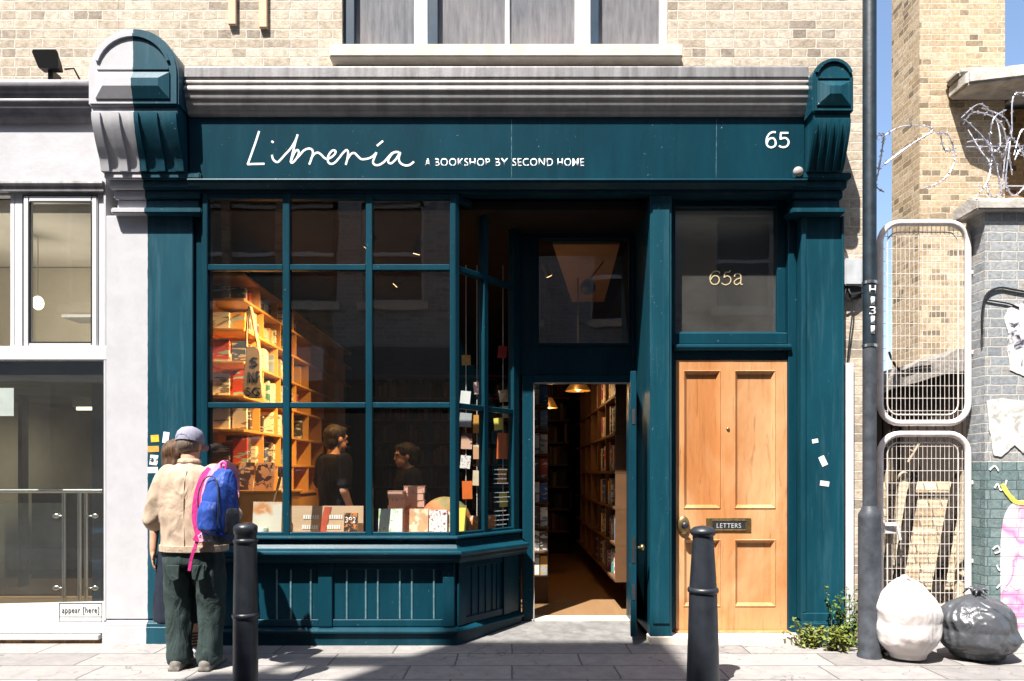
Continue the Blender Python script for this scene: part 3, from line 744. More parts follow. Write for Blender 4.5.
follow([(-.08, .098), (.06, .098), (.062, .115), (.045, .128), (.0, .145), (-.08, .145)], -2.545, 'lower_ledge', M['teal'], stall, .003)
follow([(-.08, -.02), (.035, -.02), (.035, .097), (-.08, .097)], -2.545, 'plinth', M['teal_d'], stall)
# framing, posts and tongued boards on the riser
zlo, zhi = .146, .648
for a, b in ((319, 333), (443, 457)): mb = MB(); mb.box(PX(a, YB), PX(b, YB) if b < 457 else BC_ - .002, YB - .028, YB - .001, zlo, zhi); mb.build('riser_post', M['teal'], stall, .005)
mb = MB(); mb.box(-2.545, PX(240, YB), YB - .028, YB - .001, zlo, zhi)
mb.build('riser_post', M['teal'], stall, .005)
mb = MB()
for a, b in ((240, 319), (333, 443)):
    A, B = PX(a, YB), PX(b, YB)
    mb.box(A, B, YB - .016, YB - .001, zlo, zlo + .055); mb.box(A, B, YB - .016, YB - .001, zhi - .05, zhi)
mb.build('riser_rail', M['teal'], stall, .004)
re_ = plain('rubbed_teal_edge', (.09, .17, .20), .5, 0, .4, .3, 20)
for px in (277, 291, 311, 347, 366, 378, 400, 412, 434): mb = MB(); mb.box(PX(px, YB) - .007, PX(px, YB) + .007, YB - .009, YB - .001, zlo + .055, zhi - .05); mb.build('board_bead', re_, stall, .003)
mb = MB()
def cbox(mb, t0, t1, w0, w1, z0, z1):
    p, q = Vector((*canted(t0), 0)), Vector((*canted(t1), 0))
    mb.prof_z([tuple((v + nv * w)[:2]) for v, w in ((p, w0), (q, w0), (q, w1), (p, w1))], z0, z1)
for t0, t1 in ((.02, .13), (.74, .86)): cbox(mb, t0, t1, .001, .026, zlo, zhi)
for t0, t1 in ((.13, .74),): cbox(mb, t0, t1, .001, .015, zlo, zlo + .055); cbox(mb, t0, t1, .001, .015, zhi - .05, zhi)
for t in (.25, .36, .47, .58, .66): cbox(mb, t - .008, t + .008, .001, .009, zlo + .055, zhi - .05)
mb.build('canted_panelling', M['teal_d'], stall, .003)

# ------------------------------------------------------------------ shop doorway, set back
YD = .69
DL, DR = PX(533, YD), PX(628, YD)
mb = MB()
mb.box(BR_ - .02, PX(521, YD), YD - .02, YD + .10, 0, 3.6); mb.box(PX(632, YD), 1.10, YD - .02, YD + .10, 0, 3.6)   # side walls
mb.box(PX(521, YD), PX(632, YD), YD + .0, YD + .10, PZ(376, YD) + .005, PZ(345, YD)); mb.box(PX(521, YD), PX(632, YD), YD, YD + .10, PZ(238, YD), 3.6)
mb.box(PX(521, YD), PX(537, YD), YD, YD + .1, PZ(345, YD), PZ(238, YD))
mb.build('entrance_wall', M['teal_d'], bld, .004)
mb = MB(); mb.box(PX(522, YD) + .002, DL, YD - .045, YD + .10, .0, PZ(376, YD)); mb.box(DR, PX(632, YD), YD - .045, YD + .10, .0, PZ(376, YD))
mb.box(DL, DR, YD - .045, YD + .10, PZ(383, YD), PZ(376, YD)); dfr = mb.build('door_frame', M['teal'], bld, .005)
mb = MB(); mb.box(DL, DL + .012, YD - .05, YD - .002, .03, PZ(383, YD)); mb.box(DL, DR, YD - .05, YD - .02, PZ(383, YD) - .012, PZ(383, YD)); mb.build('weather_strip', M['cornice'], dfr)
mb = MB(); y = YD + .04; mb.face([(PX(537, y), y, PZ(345, y)), (PX(632, y), y, PZ(345, y)), (PX(632, y), y, PZ(238, y)), (PX(537, y), y, PZ(238, y))])
fl = mb.build('fanlight', M['glass'], bld)
mb = MB(); y = YD - .008
for a, b, c, d in ((535, 539, 346, 237), (629, 633, 346, 237)): mb.box(PX(a, y), PX(b, y), y, YD + .03, PZ(c, y), PZ(d, y))
mb.box(PX(539, y), PX(629, y), y, YD + .03, PZ(346, y), PZ(343, y)); mb.build('fanlight_bead', M['teal_d'], fl)
# ramped forecourt and threshold
mb = MB(); mb.prof_x([(-.03, .003), (YD - .05, .045), (YD - .05, -.02), (-.03, -.02)], -.50, 1.095); mb.build('forecourt', M['fore'], bld)
mb = MB(); mb.box(DL - .02, DR + .02, YD - .05, YD + .12, .0, .062); mb.build('threshold', M['stone'], bld, .006)
# the open door leaf, swung out towards the street
dx1 = PX(630.5, -.11); dt = .046; y0, y1 = -.11, .64; z0, z1 = .075, PZ(371, -.11)
def swing(mb, ang=R(-8.6)):
    bmesh.ops.rotate(mb.b, verts=mb.b.verts, cent=(dx1, y0, 0), matrix=Matrix.Rotation(ang, 3, 'Z')); return mb
mb = MB()
mb.box(dx1, dx1 + dt, y0, y0 + .10, z0, z1); mb.box(dx1, dx1 + dt, y1 - .10, y1, z0, z1)
mb.box(dx1, dx1 + dt, y0 + .10, y1 - .10, z0, z0 + .5); mb.box(dx1, dx1 + dt, y0 + .10, y1 - .10, z1 - .11, z1)
leaf = swing(mb).build('shop_door', M['teal'], bld, .004)
mb = MB(); x = dx1 + dt / 2; mb.face([(x, y0 + .1, z0 + .5), (x, y1 - .1, z0 + .5), (x, y1 - .1, z1 - .11), (x, y0 + .1, z1 - .11)]); swing(mb).build('door_glass', M['glass'], leaf)
for pa, pb in ((563, 537), (600, 584), (424, 409)): mb = MB(); mb.box(dx1 + .012, dx1 + .036, y0 - .004, y0 + .001, PZ(pa, -.11), PZ(pb, -.11)); swing(mb).build('latch_plate', M['steel'], leaf)
mb = MB(); kz = PZ(548, -.11); mb.tube([(dx1 + dt, y0 + .05, kz), (dx1 + dt + .03, y0 + .05, kz)], .012, 10); mb.ell((dx1 + dt + .045, y0 + .05, kz), (.02, .028, .028)); swing(mb).build('door_knob', M['brass'], leaf, smooth=180)

# ------------------------------------------------------------------ house door 65a
YH = .13
HL, HR = PX(676, YH), PX(787, YH); HB, HT = .075, PZ(360, YH)
hd = MB()
px = dict(a=676, b=684, c=720, d=735, e=775, f=787)
Z = {k: PZ(v, YH) for k, v in dict(t0=360, t1=371, m0=508, m1=540, l1=606).items()}
X = {k: PX(v, YH) for k, v in px.items()}
hd.box(X['a'], X['b'], YH, YH + .05, HB, HT); hd.box(X['e'], X['f'], YH, YH + .05, HB, HT); hd.box(X['c'], X['d'], YH, YH + .05, HB, HT)
for p, q in (('b', 'c'), ('d', 'e')):
    hd.box(X[p], X[q], YH + .0005, YH + .05, Z['t1'], HT - .0005); hd.box(X[p], X[q], YH + .0005, YH + .05, Z['m1'], Z['m0']); hd.box(X[p], X[q], YH + .0005, YH + .05, HB + .0005, Z['l1'])
hdo = hd.build('house_door', M['door'], bld)
for p, q in (('b', 'c'), ('d', 'e')):
    for u, v in (('t1', 'm0'), ('m1', 'l1')):
        mb = MB(); x0, x1, zt_, zb_ = X[p], X[q], Z[u], Z[v]
        mb.box(x0, x1, YH + .026, YH + .04, zb_, zt_)
        # bolection moulding round the sunk panel
        o = [(x0, YH - .006, zb_), (x1, YH - .006, zb_), (x1, YH - .006, zt_), (x0, YH - .006, zt_)]; i_ = .026
        inn = [(x0 + i_, YH + .024, zb_ + i_), (x1 - i_, YH + .024, zb_ + i_), (x1 - i_, YH + .024, zt_ - i_), (x0 + i_, YH + .024, zt_ - i_)]
        o2 = [(x + (-.006 if k in (0, 3) else .006), YH - .001, z + (-.006 if k < 2 else .006)) for k, (x, y, z) in enumerate(o)]
        md = [(x0 + i_ * .45, YH + .006, zb_ + i_ * .45), (x1 - i_ * .45, YH + .006, zb_ + i_ * .45), (x1 - i_ * .45, YH + .006, zt_ - i_ * .45), (x0 + i_ * .45, YH + .006, zt_ - i_ * .45)]
        mb.rings([o2, o, md, inn], cap=False)
        mb.build('door_panel', M['doorm'], hdo)
mb = MB(); lx0, lx1, lz0, lz1 = PX(706, YH), PX(751, YH), PZ(532, YH), PZ(518, YH); y = YH - .007
mb.box(lx0, lx1, y, YH, lz0, lz1)
mb.box(lx0 + .045, lx1 - .045, y - .006, y, lz0 + .012, lz0 + .022); mb.box(lx0 + .045, lx1 - .045, y - .006, y, lz1 - .022, lz1 - .014)
lb = mb.build('letterbox', M['brass'], hdo, .002)
mb = MB(); mb.box(lx0 + .05, lx1 - .05, y - .003, y, lz0 + .026, lz1 - .026); mb.build('flap', M['steel'], lb)
mb = MB(); mb.box(lx0 + .05, lx1 - .05, y - .0032, y - .0001, lz1 - .028, lz1 - .018); mb.build('slot', M['black'], lb)
font_mesh('LETTERS', (lx0 + .085, lx1 - .085, lz0 + .034, lz1 - .042, .0), lambda x, z: y - .0035).build('lettering', M['greybox'], lb)
mb = MB(); kc = (PX(683, YH), YH - .012, PZ(525, YH)); mb.ell(kc, (.052, .022, .075)); esc = mb.build('door_handle', M['brass'], hdo, smooth=180)
mb = MB(); mb.tube([(kc[0], kc[1] - .02, kc[2]), (kc[0], kc[1] - .05, kc[2])], .016, 12); mb.ell((kc[0], kc[1] - .06, kc[2]), (.03, .02, .03)); mb.build('knob', M['iron'], esc, smooth=180)
mb = MB(); mb.ell((PX(728, YH), YH - .002, PZ(429, YH)), (.014, .01, .014)); mb.build('spyhole', M['brass'], hdo, smooth=180)
# frame, rail, fanlight glass and step
mb = MB()
mb.box(1.272, HL - .004, YH - .0, YH + .12, .06, 3.6); mb.box(HR + .003, 2.32, YH - .02, YH + .12, .06, 3.6)
zr0, zr1 = PZ(359, YH), PZ(333, YH)
mb.box(HL - .004, HR + .003, YH + .002, YH + .12, HT + .006, PZ(345, YH))
mb.prof_x([(YH + .12, PZ(351, YH)), (YH - .045, PZ(351, YH)), (YH - .055, PZ(348, YH)), (YH - .05, PZ(345.5, YH)), (YH + .0, PZ(344, YH)), (YH + .12, PZ(344, YH))], HL - .03, HR + .02)
mb.prof_x([(YH + .1, PZ(344, YH) + .001), (YH + .005, PZ(344, YH) + .001), (YH + .005, PZ(333, YH)), (YH + .03, PZ(331, YH)), (YH + .1, PZ(331, YH))], HL - .004, HR + .003)
mb.box(PX(777, .16), HR + .003, YH + .03, YH + .12, PZ(331, YH), 3.6); mb.box(HL - .004, PX(777, .16), YH + .03, YH + .12, PZ(207, .16), 3.6)
hf = mb.build('house_door_frame', M['teal'], bld, .004)
mb = MB(); y = .19; mb.face([(HL - .02, y, PZ(332, y)), (PX(778, y), y, PZ(332, y)), (PX(778, y), y, PZ(206, y)), (HL - .02, y, PZ(206, y))])
hfl = mb.build('house_fanlight', M['glass_h'], bld)
def hp(x, y): return (PX(690 + x / 14.63, .186), .186, PZ(255 + y / 14.63, .186))
mb = MB()
strokes(mb, [[(432,272),(425,248),(385,236),(335,255),(298,310),(296,370),(318,415),(360,430),(405,415),(428,370),(415,320),(370,302),(330,318),(306,360)]], hp, .0085)
strokes(mb, [[(595,225),(570,248),(512,252)], [(512,252),(498,330)], [(498,330),(540,305),(585,325),(598,370),(575,415),(520,435),(475,420),(465,405)]], hp, .008, eps=5e-6)
strokes(mb, [[(652,318),(660,285),(700,272),(738,290),(745,340),(742,410),(752,430),(772,425)], [(742,335),(690,350),(650,385),(655,420),(690,432),(742,395)]], hp, .0085, eps=6e-6)
mb.build('gilt_number', M['gold'], hfl)
mb = MB(); mb.box(1.274, 2.318, -.06, YH + .12, -.02, .058); mb.build('door_step', M['stone'], bld, .01, 2)
mb = MB(); mb.box(HL - .01, HR + .01, YH - .03, YH + .05, .059, .074); mb.build('weather_board', M['doorm'], hdo, .003)
# white timber strip at the building's edge
mb = MB(); mb.box(2.70, 2.765, .06, .099, .0, 2.25); mb.build('white_batten', M['upvc'], bld, .004)
# ------------------------------------------------------------------ shop interior shell
mb = MB()
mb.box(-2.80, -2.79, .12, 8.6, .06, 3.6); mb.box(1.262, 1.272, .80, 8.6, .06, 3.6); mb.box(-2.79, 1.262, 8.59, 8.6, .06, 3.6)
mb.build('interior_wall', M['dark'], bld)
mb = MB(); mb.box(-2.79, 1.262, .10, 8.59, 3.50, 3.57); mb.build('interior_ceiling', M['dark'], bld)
mb = MB(); mb.box(-2.79, 1.262, YD + .121, 8.59, .0, .06); mb.build('interior_floor', M['floorw'], bld)
mb = MB(); mb.prof_z([(.373, .86), (.99, .86), (1.13, 3.1), (.737, 3.1)], 3.46, 3.499); mb.build('ceiling_panel', M['ceil'], bld)
mb = MB(); mb.box(BL + .0, -.60, .0, .55, .80, .829); mb.prof_z([(-.60, .0), (BC_ - .02, .0), (-.0, .58), (-.02, .60), (-.60, .60)], .80, .829); mb.build('window_board', M['pale'], bld)
# hall of 65a
mb = MB(); mb.box(1.285, 1.30, .3, 5, .06, 3.6); mb.box(2.58, 2.59, .3, 5, .06, 3.6); mb.box(1.30, 2.58, 3.2, 3.3, .06, 3.6); mb.box(2.05, 2.58, 1.4, 1.5, .06, 3.6)
mb.build('hall_wall', M['hall'], bld)
mb = MB(); mb.box(1.30, 2.58, .26, 5, 3.45, 3.58); mb.build('hall_ceiling', M['hallceil'], bld)
# ================================================================== neighbour's shop
nb = thing('neighbour_shop', 'white rendered shop with big white framed windows and grey cornice beside the teal shopfront', 'building')
NX0 = -5.6
mb = MB(); mb.box(NX0, XL - .002, .1, .42, 4.2, 9); mb.build('upper_wall', M['brick'], nb)
mb = MB(); mb.box(NX0, -3.252, .003, .3, PZ(182, 0), 4.2); mb.box(-3.268, -3.252, .003, .3, .18, PZ(182, 0)); mb.build('rendered_wall', M['white'], nb)
mb = MB()
mb.prof_x([(.1, 4.50), (-.10, 4.455), (-.105, 4.40), (-.09, 4.395), (-.085, 4.37), (-.06, 4.362), (-.06, 4.335), (.1, 4.335)], NX0, -3.162)
mb.prof_x([(.1, 4.333), (-.05, 4.333), (-.09, 4.31), (-.095, 4.285), (-.08, 4.275), (-.075, 4.24), (-.05, 4.215), (-.045, 4.185), (.0, 4.15), (.1, 4.15)], NX0, -3.162)
mb.build('cornice', M['ncorn'], nb, .003, 1, 40)
mb = MB(); mb.prof_x([(.05, PZ(181, 0)), (-.03, PZ(182, 0)), (-.035, PZ(185, 0)), (-.015, PZ(187, 0)), (-.012, PZ(192, 0)), (.05, PZ(192, 0))], NX0, -3.26); mb.build('window_head', M['lead'], nb, .003)
YN = .03
def nbx(mb, a, b, c, d, y0=YN, y1=YN + .07): mb.box(PX(a, y0), PX(b, y0), y0, y1, PZ(d, y0), PZ(c, y0))
def nwin(a0, a1, c0, c1, name):
    """one white frame: outer a0-a1 px, casement inside"""
    mb = MB()
    nbx(mb, a0, a0 + 8, c0, c1); nbx(mb, a1 - 8, a1, c0, c1); nbx(mb, a0 + 8, a1 - 8, c0, c0 + 3); nbx(mb, a0 + 8, a1 - 8, c1 - 3, c1)
    o = mb.build(name, M['upvc'], nb, .004)
    mb = MB(); s = YN - .018; i0, i1, j0, j1 = a0 + 8.6, a1 - 8.6, c0 + 3.6, c1 - 3.6
    nbx(mb, i0, i0 + 5.5, j0, j1, s, s + .06); nbx(mb, i1 - 5.5, i1, j0, j1, s, s + .06); nbx(mb, i0 + 5.5, i1 - 5.5, j0, j0 + 6, s, s + .06); nbx(mb, i0 + 5.5, i1 - 5.5, j1 - 6, j1, s, s + .06)
    mb.build('casement', M['upvc'], o, .006, 2)
    mb = MB(); y = YN + .02; mb.face([(PX(i0 + 3, y), y, PZ(j1 - 3, y)), (PX(i1 - 3, y), y, PZ(j1 - 3, y)), (PX(i1 - 3, y), y, PZ(j0 + 3, y)), (PX(i0 + 3, y), y, PZ(j0 + 3, y))])
    mb.build('pane', M['glass_n'], o)
    mb = MB(); y0 = s - .0015
    g0, g1, h0, h1 = i0 + 5.2, i1 - 5.2, j0 + 5.7, j1 - 5.7
    for q in ((g0, g0 + 1, h0, h1), (g1 - 1, g1, h0, h1), (g0 + 1, g1 - 1, h0, h0 + 1), (g0 + 1, g1 - 1, h1 - 1, h1)): nbx(mb, *q, y0, y0 + .02)
    for q in ((i0 - .7, i0 - .1, j0, j1), (i1 + .1, i1 + .7, j0, j1), (i0, i1, j1 + .1, j1 + .7), (i0, i1, j0 - .7, j0 - .1)): nbx(mb, *q, YN - .0012, YN + .02)  # dark strips painting the gap shadow around the casement
    mb.build('gasket_and_gap_shade', M['black'], o)
nwin(14.6, 105.5, 192, 352, 'upper_window')
mb = MB(); nbx(mb, -80, 10, 192, 195.5); nbx(mb, -80, 10, 348.5, 352); nbx(mb, 10, 14.5, 192, 352); nbx(mb, -84, -80, 192, 352); fx_ = mb.build('fixed_window', M['upvc'], nb, .004)
mb = MB(); y = YN + .02; mb.face([(PX(-81, y), y, PZ(349, y)), (PX(11, y), y, PZ(349, y)), (PX(11, y), y, PZ(195, y)), (PX(-81, y), y, PZ(195, y))]); mb.build('pane', M['glass_n'], fx_)
mb = MB(); nbx(mb, -340, 107, 346, 360, YN - .03, YN + .07); mb.build('transom', M['upvc'], nb, .006)
mb = MB(); nbx(mb, -340, 105, 624, 633.5, YN - .035, YN + .07); mb.box(NX0, -3.29, -.035, .1, .03, PZ(634, YN - .035)); mb.build('window_sill', M['upvc'], nb, .006)
mb = MB(); mb.box(NX0, -3.29, -.01, .1, -.02, .03); mb.build('brick_footing', M['brick_b'], nb)
mb = MB(); y = YN + .03; mb.face([(NX0, y, PZ(625, y)), (PX(106, y), y, PZ(625, y)), (PX(106, y), y, PZ(359, y)), (NX0, y, PZ(359, y))]); shopw = mb.build('shop_window', M['glass_s'], nb)
# printed note on the glass, bottom corner
y = YN + .024
mb = MB(); t = .004; ex0, ex1, ez0, ez1 = PX(59, y), PX(102, y), PZ(622, y), PZ(603, y)
for q in ((ex0, ex1, ez0, ez0 + t), (ex0, ex1, ez1 - t, ez1), (ex0, ex0 + t, ez0 + t, ez1 - t), (ex1 - t, ex1, ez0 + t, ez1 - t), (ex0 + t, ex1 - t, PZ(617, y), PZ(617, y) + .003)): mb.box(q[0], q[1], y, y + .002, q[2], q[3])
mb.build('printed_frame', M['blackp'], shopw)
font_mesh('appear [here]', (PX(62, y), PX(99, y), PZ(615, y), PZ(607, y), .004), lambda x, z: y).build('printed_words', M['blackp'], shopw)
mb = MB(); y = YN + .0265; mb.face([(NX0, y, PZ(625, y)), (PX(104, y), y, PZ(625, y)), (PX(104, y), y, PZ(601, y)), (NX0, y, PZ(608, y))]); mb.build('frosted_strip', M['vinyl'], shopw)
# inside
mb = MB()
mb.box(NX0, -3.27, 1.9, 2.0, 2.31, 3.54); mb.box(-3.26, -3.20, .30, 6, .05, 3.7); mb.box(NX0 - .02, NX0, .1, 6, .05, 3.7)
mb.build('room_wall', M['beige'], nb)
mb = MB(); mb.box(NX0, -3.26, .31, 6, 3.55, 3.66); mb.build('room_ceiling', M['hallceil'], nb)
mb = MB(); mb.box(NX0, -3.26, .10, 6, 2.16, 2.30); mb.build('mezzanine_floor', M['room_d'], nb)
mb = MB(); mb.box(PX(92, .7), PX(104, .7), .7, .9, .2, 2.16); mb.build('navy_column', M['winblue'], nb)
mb = MB(); mb.box(PX(18, 1.6), PX(22, 1.6), 1.6, 1.7, .2, 2.16); mb.box(-5.3, -4.3, 2.2, 3.0, .2, 1.15); mb.build('inner_partition', M['dark'], nb)
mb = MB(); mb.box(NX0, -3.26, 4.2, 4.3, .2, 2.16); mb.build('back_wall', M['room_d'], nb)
mb = MB(); mb.box(NX0, -3.26, .12, 4.2, .05, .20); mb.build('room_floor', M['floorw'], nb)
mb = MB(); mb.box(NX0, -3.26, .42, 8.6, 3.67, 9); mb.build('upper_storey', M['brick_o'], nb)
mb = MB(); mb.box(-4.6, -4.05, 1.6, 1.9, 2.95, 2.98); mb.box(-4.6, -4.05, 1.6, 1.9, 2.3, 2.62); mb.build('room_cupboard', M['upvc'], nb)
# steel balustrade with glass infill just inside the window
yr = .42
hr = thing('balustrade', 'steel handrail with clear infill and standoff clamps just inside the white framed window', 'railing', (PX(60, yr), yr, .2))
mb = MB(); mb.tube([(NX0 + .1, yr, PZ(491, yr)), (PX(103, yr), yr, PZ(491, yr))], .02, 12); mb.build('handrail', M['steel'], hr, smooth=60)
for px in (64, 79.5, 86):
    mb = MB(); yy = yr + (.0 if px < 80 else .06); mb.tube([(PX(px, yy), yy, .2), (PX(px, yy), yy, PZ(491, yr) - .01)], .0165, 12); po = mb.build('post', M['steel'], hr, smooth=60)
for px, s in ((56, 1), (95, -1)):
    for py in (516, 588):
        mb = MB(); mb.tube([(PX(px, yr), yr, PZ(py, yr)), (PX(64 if s > 0 else 86, yr), yr, PZ(py, yr))], .007, 8); mb.ell((PX(px, yr), yr, PZ(py, yr)), (.03, .014, .022)); mb.build('clamp', M['steel'], hr, smooth=180)
mb = MB(); mb.box(NX0 + .1, PX(61, yr), yr + .004, yr + .012, .32, PZ(503, yr)); mb.build('glass_infill', M['glass_n'], hr)
# fluorescent tube glowing in the dim shop
tl = thing('tube_light', 'glowing fluorescent batten lamp on the ceiling of the dim white framed shop', 'lamp', (-4.55, 2.2, 2.1))
mb = MB(); mb.box(-4.83, -4.27, 2.17, 2.23, 2.09, 2.16); mb.build('batten', M['upvc'], tl)
mb = MB(); mb.tube([(-4.80, 2.2, 2.07), (-4.30, 2.2, 2.07)], .018, 10); mb.build('tube', M['lamp_e2'], tl)
l = bpy.data.lights.new('tube_glow_light', 'AREA'); l.energy = 4; l.color = (1, .9, .68); l.shape = 'RECTANGLE'; l.size = .5; l.size_y = .05
o = bpy.data.objects.new('tube_glow_light', l); COL.objects.link(o); o.location = (-4.55, 2.2, 2.04)
bl = thing('bulb_lamp', 'pale bulb hanging on its cord behind the upper white framed window', 'lamp', (PX(38, .9), .9, PZ(303, .9)))
mb = MB(); mb.ell((PX(38, .9), .9, PZ(303, .9)), (.05, .05, .065)); mb.build('bulb', M['lamp_e2'], bl, smooth=180)
mb = MB(); mb.tube([(PX(38, .9), .9, PZ(303, .9) + .05), (PX(38, .9), .9, 3.55)], .005, 6); mb.build('cord', M['upvc'], bl)
l = bpy.data.lights.new('bulb_glow', 'POINT'); l.energy = 12; l.color = (1, .9, .76); l.shadow_soft_size = .06
o = bpy.data.objects.new('bulb_glow', l); COL.objects.link(o); o.location = (PX(38, .9), .9, PZ(303, .9) - .1)
nt_ = thing('notice', 'small white notice stuck inside the dim shop window at the photo edge', 'notice', (PX(4, .09), .09, 1.9))
mb = MB(); mb.box(PX(-12, .085), PX(14, .085), .082, .085, PZ(416, .085), PZ(388, .085)); mb.build('sheet', M['paper'], nt_)
# floodlight on the neighbour's cornice
fx, fz = PX(48, -.05), PZ(62, -.05)
fl_ = thing('floodlight', 'small black floodlight tilted up on the ledge against the brick', 'lamp', (fx, -.02, 4.46))
mb = MB(); s = .105
mb.rings([[(fx - s, -.10, fz + .07), (fx + s, -.10, fz + .07), (fx + s * .9, -.02, fz + .0), (fx - s * .9, -.02, fz + .0)], [(fx - s * .7, -.06, fz - .05), (fx + s * .8, -.06, fz - .05), (fx + s * .8, .02, fz - .05), (fx - s * .7, .02, fz - .05)]]); mb.build('housing', M['black'], fl_, .006)
mb = MB(); mb.face([(fx - s * .88, -.095, fz + .069), (fx + s * .88, -.095, fz + .069), (fx + s * .8, -.028, fz + .009), (fx - s * .8, -.028, fz + .009)]); mb.b.faces.ensure_lookup_table()
for v in mb.b.verts: v.co.z += .004; v.co.y -= .003
mb.build('lens', M['greybox'], fl_)
mb = MB(); mb.tube([(fx + .1, 0, fz - .03), (fx + .15, .04, fz + .0), (fx + .17, .08, fz - .06), (fx + .17, .09, fz - .12)], .008, 6); mb.build('cable', M['black'], fl_)
mb = MB(); mb.box(fx - .02, fx + .02, -.02, .09, fz - .12, fz - .045); mb.build('bracket', M['black'], fl_)
# two short battens hanging down the brickwork
for a, b, py, lab in ((228, 236, 24, 'short pale timber batten on the brick wall, the one farther from the window'), (259, 267, 27, 'short pale timber batten on the brick wall, the one closer to the window')):
    mb = MB(); mb.box(PX(a, .07), PX(b, .07), .065, .0995, PZ(py, .065), 5.6); o = mb.build('wall_batten', M['pale'], None, .004); tag(o, lab, 'batten', 'battens on the brick wall')
# grey alarm box on the brick pier with loose cable
ab = thing('junction_box', 'grey plastic box with loose black cables on the brick strip beside the pole', 'box', (PX(853, .05), .09, PZ(285, .05)))
mb = MB(); mb.box(PX(845, .02), PX(863, .02), .02, .0985, PZ(285, .02), PZ(258, .02)); mb.build('box', M['greybox'], ab, .01, 2)
mb = MB(); bx, bz = PX(849, .03), PZ(286, .03)
mb.tube([tuple(v) for v in spline([(bx, .05, bz), (bx + .02, .03, bz - .07), (bx + .10, .04, bz - .05), (bx + .16, .05, bz - .08)], 6)], .008, 6)
mb.tube([tuple(v) for v in spline([(bx - .01, .05, bz), (bx - .03, .04, bz - .10), (bx + .04, .05, bz - .12), (bx + .02, .06, bz - .4), (bx + .0, .08, bz - .7)], 6)], .006, 6); mb.box(bx - .03, bx + .11, .05, .0985, bz - .09, bz); mb.build('cable', M['black'], ab)

# ================================================================== right-hand side: yard, gate, wall
# grey brick wall pier (turquoise paint on its lower part)
WX = PX(985, -.0)
bw = thing('boundary_wall', 'grey glazed brick wall under a stone coping, its lower part painted turquoise and graffitied', 'wall')
zc = PZ(462, 0)
mb = MB(); mb.box(WX, 6.5, 0, .24, zc, PZ(208, 0)); mb.build('grey_brickwork', M['brick_g'], bw)
mb = MB(); mb.box(WX, 6.5, -.002, .24, -.02, zc); mb.build('painted_brickwork', M['brick_t'], bw)
mb = MB(); mb.prof_x([(-.06, PZ(209, -.06)), (-.06, PZ(199, -.06)), (.06, PZ(195, 0)), (.28, PZ(199, 0)), (.28, PZ(209, -.06))], WX - .10, 6.5); mb.build('coping', M['conc'], bw, .012, 2)
# graffiti: rounded pale figure with magenta, yellow stroke, scribbles
mb = MB(); y = -.0065
blob = spline([(1001,640),(1000,560),(1002,525),(1008,508),(1020,500),(1034,506),(1046,530),(1050,600),(1048,640)], 5)
mb.prof_y([(PX(a, 0), PZ(b, 0)) for a, b in blob], y, -.0025); mb.build('graffiti_figure', M['graf'], bw)
mb = MB(); strokes(mb, [[(1003,486),(1008,495),(1016,502),(1030,503)]], lambda a, b: (PX(a, 0), -.010, PZ(b, 0)), .035); strokes(mb, [[(1001,484),(1006,493),(1013,499)]], lambda a, b: (PX(a, 0), -.012, PZ(b, 0)), .03); mb.build('graffiti_stroke', M['graf_y'], bw)
mb = MB(); strokes(mb, [[(994,488),(997,484),(1000,490),(1004,486),(1006,480)], [(989,470),(994,466),(998,471)], [(992,549),(997,546),(999,551),(994,553)], [(996,565),(999,570),(1003,564)], [(996,588),(1001,584),(1005,590),(1010,585),(1016,589),(1021,584)]], lambda a, b: (PX(a, 0), -.0095, PZ(b, 0)), .012); mb.build('graffiti_tag', M['graf_w'], bw)
# posters
def poster(name, pts, mat, lab, y=-.004, th=.004):
    mb = MB(); f = []
    for p_, q_ in zip(pts, pts[1:] + pts[:1]): f += [tuple(u + (v - u) * t_ for u, v in zip(p_, q_)) for t_ in (0, .25, .5, .75)]
    P = [(PX(a + random.uniform(-.5, .5), 0), PZ(b + random.uniform(-.5, .5), 0)) for a, b in f]
    cx = sum(p[0] for p in P) / len(P); cz = sum(p[1] for p in P) / len(P)
    mb.prof_y(P, y - th, y + .002); o = mb.build(name, mat); tag(o, lab, 'poster'); return o
poster('torn_poster', [(1004,318),(1009,308),(1018,303),(1030,300),(1040,330),(1036,372),(1022,376),(1010,370),(1007,352),(1008,335)], M['poster'], 'torn black and white picture poster on the grey brick wall', -.004)
poster('peeling_poster', [(986,401),(1000,398),(1036,402),(1036,450),(1022,453),(1014,445),(1007,452),(1000,457),(993,455),(989,430)], M['poster2'], 'peeling blank white paper poster lower on the grey brick wall', -.006)
# cable looping over the grey brick
mb = MB()
mb.tube([(PX(a, 0), -.014, PZ(b, 0)) for a, b in spline([(981,335),(981,315),(984,298),(990,291),(1000,288),(1012,290),(1030,293)], 5)], .009, 6)
mb.tube([(PX(a, 0), -.012, PZ(b, 0)) for a, b in spline([(985,300),(997,302),(1008,304),(1018,308)], 5)], .006, 6)
tag(mb.build('wall_cable', M['black']), 'black cable curving across the grey brick wall above the posters', 'cable')
